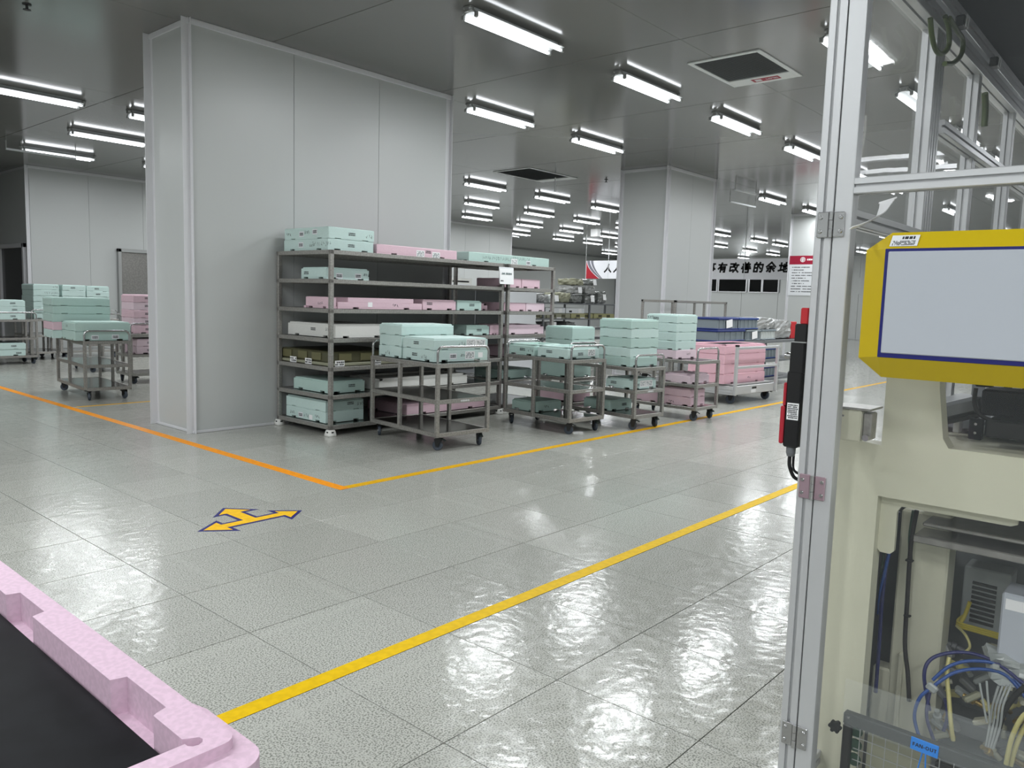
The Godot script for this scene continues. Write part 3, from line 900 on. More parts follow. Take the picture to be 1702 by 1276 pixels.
func build_trolleys():
	var g := "stainless trolleys along the yellow line"
	var b := "foam boxes on the trolleys along the yellow line"
	trolley(3.30, -1.76, 6.0, 0.655, 1.14, [0.175, 0.49, 0.83], 0.987, "stainless trolley with blue grey casters standing in front of the long rack", g)
	stack(2, 3.40, -1.93, 0.832, 0.68, 0.51, 0.113, 6, ["foam_mint_pale"], ["mint foam box with writing behind the first trolley's handle, lower of two", "mint foam box with a red mark above the first trolley's handle"], b, [[["x", -0.1, 0.5, "mark"], ["x", 0.2, 0.4, "note"], ["z", -0.15, 0.45, "sticker"], ["z", 0.05, 0.5, "note"], ["z", 0.16, 0.5, "sheet"], ["z", 0.36, 0.5, "blank"]], [["x", -0.05, 0.5, "mark"], ["z", 0.0, 0.5, "note"], ["z", 0.18, 0.6, "sheet"], ["z", 0.36, 0.55, "sheet"]]])
	stack(3, 3.45, -2.45, 0.832, 0.66, 0.40, 0.113, 6, ["foam_mint_pale"], ["mint foam box at the bottom of the first trolley's stack of three", "mint foam box in the middle of the first trolley's stack of three", "mint foam box at the top of the first trolley's stack of three"], b, [[["x", -0.1, 0.4, "note"]], [], []])
	foam(3.72, -3.12, 0.422, 1.36, 0.55, 0.125, 0, "foam_white", "long white foam box on the rack seen through the first trolley", "foam boxes on the stainless racks", [], "open")
	foam(4.12, -3.12, 0.112, 1.28, 0.7, 0.12, 0, "foam_pink", "long pink foam box on the rack's lowest shelf seen through the first trolley", "foam boxes on the stainless racks", [], "lid")
	trolley(5.03, -1.51, 5.0, 0.58, 1.05, [0.175, 0.49, 0.818], 0.968, "stainless trolley with two flat mint boxes, next beyond the first trolley", g)
	foam(5.10, -1.62, 0.82, 0.53, 0.46, 0.128, 5, "foam_mint_pale", "mint foam box behind the second trolley's near handle", b, [["x", -0.1, 0.5, "mark"], ["z", -0.1, 0.4, "mark"], ["z", 0.25, 0.5, "sheet"]], "open")
	foam(5.13, -2.12, 0.82, 0.50, 0.42, 0.128, 5, "foam_mint", "mint foam box at the far end of the second trolley's top", b, [["x", 0.05, 0.5, "mark"], ["x", 0.36, 0.5, "note"]], "open")
	foam(5.15, -2.08, 0.177, 0.42, 0.40, 0.12, 5, "foam_mint", "mint foam box on the second trolley's bottom shelf", b, [["z", -0.1, 0.5, "note"]], "lid")
	trolley(5.86, -1.22, 6.5, 0.545, 1.02, [0.175, 0.46, 0.718], 0.86, "low stainless trolley carrying five stacked mint boxes", g)
	stack(5, 5.91, -1.34, 0.72, 0.50, 0.48, 0.1085, 6.5, ["foam_mint", "foam_mint_pale"], ["mint foam box at the bottom of the third trolley's stack of five", "second mint foam box up in the third trolley's stack of five", "middle mint foam box in the third trolley's stack of five", "mint foam box second from the top of the third trolley's stack of five", "mint foam box at the top of the third trolley's stack of five"], b, [[], []])
	foam(5.92, -1.30, 0.462, 0.44, 0.40, 0.12, 6.5, "foam_mint_pale", "mint foam box with printed slips on the third trolley's middle shelf", b, [["x", -0.2, 0.5, "mark"], ["z", -0.3, 0.4, "mark"], ["z", -0.05, 0.5, "sheet"], ["z", 0.2, 0.5, "sheet"]], "open")
	foam(5.96, -1.62, 0.177, 0.40, 0.42, 0.125, 6.5, "foam_mint", "mint foam box on the third trolley's bottom shelf", b, [["z", 0.15, 0.5, "mark"]], "lid")
	# a trolley behind the second and third ones
	trolley(6.10, -2.34, 4.0, 0.55, 0.62, [0.175, 0.49, 0.80], 0.93, "stainless trolley half hidden behind the second and third ones", g, false, false, false)
	stack(2, 6.16, -2.36, 0.802, 0.44, 0.46, 0.165, 4, ["foam_mint", "foam_mint"], ["mint foam box with a mark, lower of two on the half hidden trolley", "mint foam box, upper of two on the half hidden trolley"], b, [[["x", -0.1, 0.5, "mark"]], []])
	foam(6.16, -2.40, 0.492, 0.44, 0.5, 0.2, 4, "foam_mint", "tall mint foam box on the half hidden trolley's middle shelf", b, [], "lid")
	foam(6.16, -2.40, 0.177, 0.44, 0.5, 0.13, 4, "foam_pink", "pink foam box on the half hidden trolley's bottom shelf", b, [], "lid")
	trolley(7.08, -1.10, 3.0, 0.53, 1.0, [0.175, 0.46, 0.755], 0.91, "stainless trolley with four mint boxes stacked on a pink one", g, true, true, false)
	foam(7.15, -1.45, 0.757, 0.48, 0.46, 0.112, 3, "foam_pink_pale", "pale pink foam box under the four mint ones on the fourth trolley", b, [["z", 0.1, 0.6, "note"]], "flush")
	stack(4, 7.15, -1.46, 0.869, 0.48, 0.46, 0.113, 3, ["foam_mint_pale"], ["mint foam box lying on the pink one on the fourth trolley", "second mint foam box above the pink one on the fourth trolley", "third mint foam box above the pink one on the fourth trolley", "mint foam box at the top of the fourth trolley with a dark mark"], b, [[], [], [], [["x", -0.2, 0.5, "mark"], ["x", -0.38, 0.7, "note"]]])
	foam(7.12, -1.22, 0.462, 0.46, 0.40, 0.12, 3, "foam_pink_pale", "pale pink foam box on the fourth trolley's middle shelf", b, [], "open")
	stack(2, 7.12, -1.2, 0.177, 0.34, 0.40, 0.112, 3, ["foam_pink"], ["pink foam box with a slip, lower of two on the fourth trolley's bottom shelf", "pink foam box, upper of two on the fourth trolley's bottom shelf"], b, [[["x", -0.2, 0.4, "note"]], []])
	foam(7.14, -1.68, 0.177, 0.40, 0.36, 0.18, 3, "foam_pink", "pink foam box far back on the fourth trolley's bottom shelf", b, [], "lid")
	# the platform cart with the end gate and four pink boxes
	var c := thing("platform_cart", "aluminium platform cart with an end gate, loaded with pink boxes", "cart", Vector3(9.05, 0, -1.56), -deg_to_rad(5.0))
	var m := MB.new()
	m.span(Vector3(0, 0.14, -0.03), Vector3(1.27, 0.27, 0.0), 0.006)
	m.span(Vector3(0, 0.14, -0.78), Vector3(1.27, 0.27, -0.75), 0.006)
	m.span(Vector3(0, 0.14, -0.75), Vector3(0.03, 0.27, -0.03), 0.006)
	m.span(Vector3(1.24, 0.14, -0.75), Vector3(1.27, 0.27, -0.03), 0.006)
	for k in 2:
		m.span(Vector3(-0.006, 0.175 + k * 0.045, -0.78), Vector3(0.0, 0.19 + k * 0.045, 0.004), 0.002)
	part("platform", m.done(), M.anodised, c)
	part("deck", bx(Vector3(1.2, 0.02, 0.72), 0.002), M.galvanised, c, Vector3(0.635, 0.285, -0.39))
	for x in [0.03, 1.24]:
		part("gate_post", bx(Vector3(0.045, 0.72, 0.045), 0.006), M.anodised, c, Vector3(x, 0.50, 0.02))
	for y in [0.835, 0.55]:
		part("gate_rail", bx(Vector3(1.19, 0.04, 0.035), 0.005), M.anodised, c, Vector3(0.635, y, 0.02))
	part("gate_cap", bx(Vector3(0.05, 0.03, 0.05), 0.006), M.black_rubber, c, Vector3(0.03, 0.87, 0.02))
	part("plate", bx(Vector3(0.14, 0.05, 0.002)), M.paper, c, Vector3(0.6, 0.175, 0.001))
	part("plate", bx(Vector3(0.13, 0.03, 0.002)), M.dark_steel, c, Vector3(0.62, 0.225, 0.001))
	var i := 0
	for z in [-0.1, -0.68]:
		for x in [0.12, 1.15]:
			caster(c, Vector3(x, 0, z), [0.3, 0.1, 2.0, 1.0][i], 1.35)
			i += 1
	stack(4, 9.02, -1.70, 0.297, 1.20, 0.62, 0.146, 5, ["foam_pink_deep"], ["pink foam box at the bottom of four on the platform cart", "pink foam box second from the bottom on the platform cart", "pink foam box second from the top on the platform cart", "open pink foam box at the top of four on the platform cart"], b, [[["z", 0.1, 0.5, "note"]], [], [], []], "open")
	var dk := thing("dark_interior", "dark sheet added for the dark interior of the top pink box on the platform cart", "panel", Vector3(9.64, 0.863, -1.96), -deg_to_rad(5.0))
	part("sheet", bx(Vector3(1.04, 0.012, 0.46), 0.003), M.panel_black, dk)  # added dark sheet, stands in for the dark inside of the open box

func build_left_group():
	var g := "stainless trolleys by the left wall"
	var b := "foam boxes on the trolleys by the left wall"
	trolley(2.17, -7.07, 6.0, 0.565, 1.38, [0.165, 0.46, 0.765], 0.892, "stainless trolley with empty lower shelves beside the broad pillar", g, true, true, false, [2.8, 3.4, 0.9, 0.4])
	stack(2, 2.10, -7.14, 0.767, 0.66, 0.62, 0.118, 6, ["foam_mint"], ["mint foam box with slips behind the left trolley's handle, lower of two", "mint foam box with a round mark above the left trolley's handle"], b, [[["z", -0.15, 0.35, "sticker"], ["z", 0.22, 0.4, "sticker"]], [["x", -0.1, 0.5, "note"]]])
	stack(5, 2.06, -7.78, 0.767, 0.70, 0.52, 0.107, 6, ["foam_mint_pale", "foam_pink", "foam_mint", "foam_mint", "foam_mint"], ["mint foam box at the foot of the left trolley's stack, below the pink one", "pink foam box between mint ones in the left trolley's stack", "mint foam box lying on the pink one in the left trolley's stack", "mint foam box second from the top of the left trolley's stack", "mint foam box at the top of the left trolley's stack of five"], b, [])
	trolley(2.30, -12.7, 0.0, 1.14, 0.62, [0.16, 0.49, 0.82], 0.95, "stainless trolley cut by the photo's left edge, with mint boxes", g, true, true, false, [0.1, 0.3, 1.0, 0.5])
	stack(3, 2.42, -12.72, 0.822, 0.83, 0.5, 0.118, 0, ["foam_mint_pale"], ["mint foam box at the bottom of three on the trolley at the photo's edge", "mint foam box in the middle of three on the trolley at the photo's edge", "mint foam box at the top of three on the trolley at the photo's edge"], b, [[["z", 0.26, 0.5, "mark"]], [["z", 0.29, 0.5, "mark"]], [["z", 0.26, 0.5, "mark"]]])
	stack(2, 2.42, -12.72, 0.162, 0.82, 0.5, 0.118, 0, ["foam_mint_pale"], ["mint foam box on the bottom shelf of the edge trolley, lower one", "mint foam box on the bottom shelf of the edge trolley, upper one"], b, [[["z", 0.36, 0.4, "mark"]], [["z", 0.26, 0.5, "mark"]]])
	trolley(3.58, -13.5, 0.0, 0.54, 1.0, [0.16, 0.49, 0.80], 0.98, "stainless trolley with a high mint stack by the glazed door", g, true, true, false)
	var nm := ["bottom", "second lowest", "third lowest", "third highest", "second highest", "topmost"]
	var l1 := []
	var l2 := []
	var l3 := []
	for k in nm:
		l1.append("%s mint foam box of the high stack by the glazed door" % k)
		l2.append("%s mint foam box of the first stack on the wide trolley" % k)
		l3.append("%s mint foam box of the second stack on the wide trolley" % k)
	stack(6, 3.66, -13.58, 0.802, 0.46, 0.66, 0.113, 0, ["foam_mint_pale"], l1, b, [[], [["z", 0.33, 0.5, "mark"]], [["z", 0.33, 0.5, "mark"]], [["z", 0.33, 0.5, "mark"]], [["z", 0.2, 0.5, "scrawl"]], [["z", 0.35, 0.6, "note"]]])
	trolley(4.14, -13.6, 0.0, 1.12, 0.8, [0.16, 0.49, 0.80], 0.98, "wide stainless trolley with two mint stacks by the left wall", g, false, false, false)
	stack(6, 4.20, -13.64, 0.802, 0.44, 0.55, 0.113, 0, ["foam_mint_pale"], l2, b, [[], [["z", -0.05, 0.5, "mark"]]])
	stack(6, 4.665, -13.66, 0.802, 0.44, 0.55, 0.112, 0, ["foam_mint_pale"], l3, b, [[["z", 0.0, 0.5, "mark"]], [["z", -0.05, 0.5, "mark"]]])
	trolley(3.38, -8.58, 3.0, 0.85, 0.62, [0.16, 0.45, 0.765], 0.92, "stainless trolley with pink boxes half hidden by the broad pillar", g, true, false, false)
	stack(5, 3.46, -8.62, 0.767, 0.7, 0.5, 0.118, 3, ["foam_pink", "foam_pink_pale"], ["bottom pink foam box of the five beside the broad pillar", "second pink foam box of the five beside the broad pillar", "middle pink foam box of the five beside the broad pillar", "fourth pink foam box of the five beside the broad pillar", "topmost pink foam box of the five beside the broad pillar"], b, [[["z", -0.2, 0.55, "mark"]]])
	stack(2, 3.50, -8.64, 0.452, 0.66, 0.5, 0.115, 3, ["foam_pink_pale"], ["lower pale pink foam box on the middle shelf beside the broad pillar", "upper pale pink foam box on the middle shelf beside the broad pillar"], b, [[["z", -0.2, 0.5, "mark"]]])
	trolley(3.55, -10.6, 3.0, 0.55, 1.0, [0.165, 0.49, 0.82], 1.0, "empty stainless trolley seen between the mint stack and the pink boxes", g, false, true, false)

# ---------------------------------------------------------------- writing drawn with strokes on a 100 x 100 field
func glyph(m: MB, strokes: Array, at: Vector2, size: float, thick: float, slant: float, xf: Transform3D):
	for s in strokes:
		for i in range(0, s.size() - 3, 2):
			var p := Vector2(s[i], 100 - s[i + 1]) / 100.0 * size
			var q := Vector2(s[i + 2], 100 - s[i + 3]) / 100.0 * size
			p.x += p.y * slant
			q.x += q.y * slant
			p += at
			q += at
			var d := (q - p).normalized() * thick * 0.35
			var o := Vector2(-d.y, d.x).normalized() * thick * 0.5
			p -= d
			q += d
			m.prism(PackedVector2Array([p - o, q - o, q + o, p + o]), 0.0, 0.0012, xf)

func glyphs() -> Dictionary:
	return {
		"ren": [[50, 8, 48, 40, 30, 70, 8, 92], [49, 38, 65, 68, 92, 92]],
		"you": [[8, 24, 92, 24], [42, 6, 30, 40, 8, 64], [34, 44, 34, 94], [34, 44, 78, 44, 78, 92, 66, 92], [34, 58, 78, 58], [34, 72, 78, 72]],
		"gai": [[8, 16, 42, 16, 42, 44, 10, 44, 10, 84, 44, 74], [60, 8, 48, 40], [56, 26, 94, 26], [82, 28, 70, 64, 44, 94], [54, 42, 70, 70, 96, 94]],
		"shan": [[32, 4, 40, 16], [68, 4, 60, 16], [14, 20, 86, 20], [20, 32, 80, 32], [10, 44, 90, 44], [50, 18, 50, 58], [30, 48, 36, 58], [70, 48, 64, 58], [4, 60, 96, 60], [24, 70, 76, 70, 76, 96, 24, 96, 24, 70]],
		"de": [[26, 4, 18, 20], [10, 22, 42, 22, 42, 90, 10, 90, 10, 22], [10, 55, 42, 55], [62, 4, 50, 38], [58, 24, 92, 24, 90, 80, 84, 92, 72, 90], [62, 48, 74, 64]],
		"yu": [[50, 4, 6, 46], [50, 4, 94, 46], [30, 42, 70, 42], [14, 60, 86, 60], [50, 42, 50, 92, 38, 88], [30, 68, 16, 88], [70, 68, 86, 86]],
		"di": [[8, 34, 40, 34], [24, 10, 24, 78], [4, 82, 42, 74], [46, 46, 94, 32, 92, 64, 82, 62], [70, 6, 70, 72], [54, 22, 54, 80, 60, 90, 94, 90, 96, 70]],
		"shi": [[8, 14, 92, 14], [26, 26, 74, 26, 74, 40, 26, 40, 26, 26], [16, 52, 80, 52, 80, 76, 16, 76], [4, 64, 96, 64], [50, 4, 50, 90, 38, 86]],
		"neng": [[28, 4, 10, 28, 40, 26], [34, 16, 42, 30], [12, 40, 12, 94], [12, 40, 42, 40, 42, 92, 34, 90], [12, 56, 42, 56], [12, 72, 42, 72], [60, 6, 60, 40, 66, 44, 92, 44, 92, 34], [90, 12, 60, 26], [60, 52, 60, 86, 66, 92, 92, 92, 94, 80], [90, 60, 60, 72]],
		"li": [[12, 30, 84, 30, 80, 84, 70, 92, 58, 88], [46, 6, 40, 50, 10, 92]],
	}

func build_signs():
	# the hanging slogan banner: its face looks along -x, it reads towards +z
	var o := thing("banner", "long white hanging banner with black slogan characters and a red swoosh", "banner", Vector3(22.0, 2.30, -13.75))
	var xf := Transform3D(Basis(Vector3(0, 0, 1), Vector3(0, 1, 0), Vector3(-1, 0, 0)), Vector3.ZERO)
	var L := 8.05
	var H := 0.65
	var m := MB.new()
	m.prism(PackedVector2Array([Vector2(0, 0), Vector2(L, 0), Vector2(L, H), Vector2(0, H)]), -0.008, 0.0, xf)
	part("cloth", m.done(), M.banner_cloth, o)
	var sweep := func(x0: float, x1: float, pw: float) -> Array:
		var out := []
		for i in 13:
			var t := i / 12.0
			out.append(Vector2(x0 + (x1 - x0) * pow(1.0 - t, pw), H * t))
		return out
	var fill := func(left: Array, right: Array, mt: Material, dz: float, called: String):
		var mm := MB.new()
		var poly := PackedVector2Array(left)
		for i in range(right.size() - 1, -1, -1):
			poly.append(right[i])
		mm.prism(poly, 0.0, dz, xf)
		part(called, mm.done(), mt, o)
	fill.call([Vector2(0.03, 0), Vector2(0.03, H)], sweep.call(0.04, 0.62, 1.9), M.red, 0.002, "swoosh")
	fill.call(sweep.call(0.06, 0.66, 1.9), sweep.call(0.18, 0.72, 1.7), M.banner_grey, 0.0015, "swoosh")
	fill.call(sweep.call(0.22, 0.73, 1.7), sweep.call(0.33, 0.77, 1.8), M.banner_grey, 0.0015, "swoosh")
	var G := glyphs()
	var words := ["ren", "ren", "you", "gai", "shan", "de", "neng", "li", "", "shi", "shi", "you", "gai", "shan", "de", "yu", "di"]
	for i in words.size():
		if words[i] == "":
			continue
		var k := MB.new()
		glyph(k, G[words[i]], Vector2(0.965 + 0.405 * i - 0.155, 0.215), 0.325, 0.058, 0.14, xf)
		part("lettering", k.done(), M.ink_black, o)
	for z in [0.0, 1.0, 2.6, 4.4, 6.2, 8.0]:
		var w := MB.new()
		w.cyl(Vector3(0, 0.0 if z > 0.0 else -1.2, z), Vector3(0, CEIL - 2.30, z), 0.012, 6)
		part("hanger", w.done(), M.paper if z > 0.0 else M.galvanised, o)
	# the notice on the far pillar
	o = thing("notice", "white rule notice with a crimson head on the far pillar", "notice", Vector3(20.185, 1.80, -5.36))
	m = MB.new()
	var W := 0.74
	m.prism(PackedVector2Array([Vector2(0, 0), Vector2(W, 0), Vector2(W, 1.10), Vector2(0, 1.10)]), -0.01, 0.0, xf)
	part("sheet", m.done(), M.paper, o)
	m = MB.new()
	m.prism(PackedVector2Array([Vector2(0, 0.86), Vector2(W, 0.86), Vector2(W, 1.10), Vector2(0, 1.10)]), 0.0, 0.002, xf)
	part("head", m.done(), M.crimson, o)
	m = MB.new()
	for r in [[0.07, 0.055], [0.04, 0.028]]:
		for i in 24:
			var a := TAU * i / 24.0
			var a2 := TAU * (i + 1) / 24.0
			m.prism(PackedVector2Array([Vector2(0.37, 0.99) + Vector2(cos(a), sin(a)) * r[0], Vector2(0.37, 0.99) + Vector2(cos(a2), sin(a2)) * r[0], Vector2(0.37, 0.99) + Vector2(cos(a2), sin(a2)) * r[1], Vector2(0.37, 0.99) + Vector2(cos(a), sin(a)) * r[1]]), 0.002, 0.003, xf)
	m.prism(PackedVector2Array([Vector2(0.355, 0.94), Vector2(0.385, 0.94), Vector2(0.385, 1.04), Vector2(0.355, 1.04)]), 0.002, 0.003, xf)
	part("emblem", m.done(), M.paper_bright, o)
	part("head_print", print_mesh(0.24, 0.07, 1, 101, 0.9), M.paper_bright, o, Vector3(-0.003, 0.99, 0.61), FACE_NX)
	for i in 10:
		var l: float = [0.5, 0.34, 0.6, 0.62, 0.4, 0.5, 0.36, 0.6, 0.6, 0.6][i]
		part("text_line", print_mesh(l, 0.035, 1, 110 + i, 0.85), M.print_dark, o, Vector3(-0.001, 0.78 - i * 0.075, 0.08 + l / 2), FACE_NX)
	# floor marking: tape and the three-headed arrow
	var tape := func(called: String, label: String, a: Vector3, b: Vector3, k: String):
		var t := MB.new()
		t.span(a, b)
		var n := part(called, t.done(), M[k], self)
		n.name = numbered(called, self)
		tag(n, label, "floor tape")
	tape.call("floor_tape", "broad yellow floor tape running past the arrow to the machine", Vector3(-1.9, 0.0, 1.125), Vector3(14.0, 0.0012, 1.2), "tape_yellow")
	tape.call("floor_tape", "yellow floor tape along the feet of the loaded trolleys", Vector3(1.775, 0.0, -1.25), Vector3(16.0, 0.0011, -1.17), "tape_amber")
	tape.call("floor_tape", "orange floor tape running from the corner past the broad pillar's left side", Vector3(1.775, 0.0, -15.4), Vector3(1.862, 0.0016, -1.17), "tape_orange")
	tape.call("floor_tape", "faint amber floor tape below the left trolley", Vector3(1.90, 0.0, -6.64), Vector3(3.6, 0.001, -6.58), "tape_amber")
	o = thing("floor_arrow", "yellow three headed floor arrow with a navy outline", "floor arrow", Vector3(0.89, 0.0, -0.90))
	var pts := PackedVector2Array([Vector2(-0.36, 0), Vector2(-0.165, -0.14), Vector2(-0.165, -0.058), Vector2(-0.06, -0.058), Vector2(-0.06, -0.22), Vector2(-0.145, -0.22), Vector2(0.015, -0.385), Vector2(0.17, -0.2), Vector2(0.07, -0.2), Vector2(0.07, -0.055), Vector2(0.195, -0.055), Vector2(0.195, -0.135), Vector2(0.365, 0.015), Vector2(0.195, 0.155), Vector2(0.195, 0.06), Vector2(-0.165, 0.06), Vector2(-0.165, 0.155)])
	var flat := Transform3D(Basis(Vector3(1, 0, 0), Vector3(0, 0, 1), Vector3(0, 1, 0)), Vector3.ZERO)
	m = MB.new()
	m.prism(pts, 0.0, 0.0008, flat)
	part("outline", m.done(), M.arrow_navy, o)
	m = MB.new()
	for poly in Geometry2D.offset_polygon(pts, -0.023, Geometry2D.JOIN_MITER):
		m.prism(poly, 0.0008, 0.0014, flat)
	part("arrow", m.done(), M.arrow_yellow, o)
	# the return air grilles in the ceiling
	for gpos in [[Vector3(6.12, CEIL, -0.92), Vector2(1.14, 0.82), true], [Vector3(10.35, CEIL, -7.7), Vector2(1.6, 1.0), false]]:
		var at: Vector3 = gpos[0]
		var sz: Vector2 = gpos[1]
		o = thing("ceiling_grille", "return air grille with a red sticker in the ceiling" if gpos[2] else "dark return air grille in the ceiling behind the broad pillar", "air grille", at)
		m = MB.new()
		var t := 0.014
		m.span(Vector3(0, -t, 0), Vector3(sz.x, 0, 0.05), 0.003)
		m.span(Vector3(0, -t, sz.y - 0.05), Vector3(sz.x, 0, sz.y), 0.003)
		m.span(Vector3(0, -t, 0.05), Vector3(0.05, 0, sz.y - 0.05), 0.003)
		m.span(Vector3(sz.x - 0.24, -t, 0.05), Vector3(sz.x, 0, sz.y - 0.05), 0.003)
		part("frame", m.done(), M.lamp_white, o)
		part("filter", bx(Vector3(sz.x - 0.28, 0.002, sz.y - 0.09)), M.dark_steel, o, Vector3((sz.x - 0.19) / 2, -0.001, sz.y / 2))
		var n := int((sz.x - 0.29) / 0.032)
		var slat := bx(Vector3(0.026, 0.002, sz.y - 0.1))
		for i in n:
			part("slat", slat, M.machine_grey, o, Vector3(0.066 + i * 0.032, -0.009, sz.y / 2), Basis(Vector3(0, 0, 1), 0.2))
		if gpos[2]:
			part("sticker", bx(Vector3(0.12, 0.001, 0.32)), M.crimson, o, Vector3(sz.x - 0.13, -t - 0.0006, 0.45))
			part("sticker_icon", bx(Vector3(0.07, 0.001, 0.075), 0.0), M.paper, o, Vector3(sz.x - 0.13, -t - 0.0014, 0.36))
			part("sticker_print", print_mesh(0.14, 0.05, 2, 120, 0.9), M.paper, o, Vector3(sz.x - 0.13, -t - 0.0014, 0.52), Basis(Vector3(0, 0, 1), Vector3(-1, 0, 0), Vector3(0, -1, 0)))
	# sprinklers and the thin cable trays under the ceiling
	for s in [[Vector3(0.9940, 4.0000, -4.9600), "over the left aisle"], [Vector3(12.4, 4.0, -6.3), "behind the second pillar"]]:
		o = thing("sprinkler", "small ceiling sprinkler head %s" % s[1], "sprinkler", Vector3(s[0].x, CEIL, s[0].z))
		m = MB.new()
		m.lathe([Vector2(0.0, 0.0), Vector2(0.04, 0.0), Vector2(0.038, -0.008), Vector2(0.012, -0.012), Vector2(0.012, -0.045), Vector2(0.035, -0.05), Vector2(0.035, -0.054), Vector2(0, -0.056)], 12)
		part("head", m.done(), M.dark_steel, o)
	for r in [[Vector3(3.1380, 3.9000, -13.0570), Vector3(4.3250, 3.9000, -13.0880), "under the far left lamps"], [Vector3(20.3320, 3.9000, -16.6480), Vector3(21.9120, 3.9000, -16.9980), "among the lamps behind the broad pillar"], [Vector3(14.0880, 3.9000, -4.1600), Vector3(14.9700, 3.9000, -4.1010), "above the banner, nearer one"], [Vector3(15.8290, 3.9000, -5.1280), Vector3(17.0550, 3.9000, -5.0520), "above the banner, farther one"]]:
		o = thing("ceiling_rod", "thin white rod hung from the ceiling %s" % r[2], "rod", Vector3(r[0].x, 3.9, r[0].z))
		m = MB.new()
		m.bar(Vector3.ZERO, r[1] - r[0], 0.05, 0.03)
		part("rod", m.done(), M.paper, o)
		m = MB.new()
		m.cyl(Vector3.ZERO, Vector3(0, 0.15, 0), 0.008, 6)
		m.cyl(r[1] - r[0], r[1] - r[0] + Vector3(0, 0.15, 0), 0.008, 6)
		part("drop_wire", m.done(), M.galvanised, o)
	o = thing("ceiling_cable", "thin pipe hanging from the second ceiling grille", "pipe", Vector3(11.6, 3.75, -7.05))
	m = MB.new()
	m.cyl(Vector3.ZERO, Vector3(0, 0.3, 0), 0.015, 8)
	part("pipe", m.done(), M.paper, o)
	o = thing("exit_light", "small pale box sign among the far lamps", "sign", Vector3(20.1050, 3.7500, -12.0150))
	part("box", bx(Vector3(0.2, 0.25, 0.28), 0.01), M.paper_bright, o)
	part("hanger", bx(Vector3(0.02, 0.2, 0.02), 0.002), M.galvanised, o, Vector3(0, 0.2, 0))

# ---------------------------------------------------------------- goods behind the rack and by the second pillar
func lump(w: float, h: float, d: float, seed_: int) -> ArrayMesh:      # something wrapped in film: a block with slack faces
	var n := FastNoiseLite.new()
	n.seed = seed_
	n.frequency = 2.2
	var m := MB.new()
	var N := 7
	for ax in 3:
		for sg in [-1.0, 1.0]:
			var pts := []
			for i in N + 1:
				var row := []
				for j in N + 1:
					var p := Vector3.ZERO
					p[ax] = sg
					p[(ax + 1) % 3] = lerpf(-1, 1, float(i) / N)
					p[(ax + 2) % 3] = lerpf(-1, 1, float(j) / N)
					var r := p.normalized()
					p = p.lerp(r * 1.25, 0.22)
					p *= Vector3(w, h, d) * 0.5
					p += r * n.get_noise_3d(p.x * 3.0, p.y * 5.0, p.z * 3.0) * 0.05
					row.append(p)
				pts.append(row)
			for i in N:
				for j in N:
					m.face([pts[i][j], pts[i + 1][j], pts[i + 1][j + 1]], Vector3.ZERO)
					m.face([pts[i][j], pts[i + 1][j + 1], pts[i][j + 1]], Vector3.ZERO)
	return m.done()

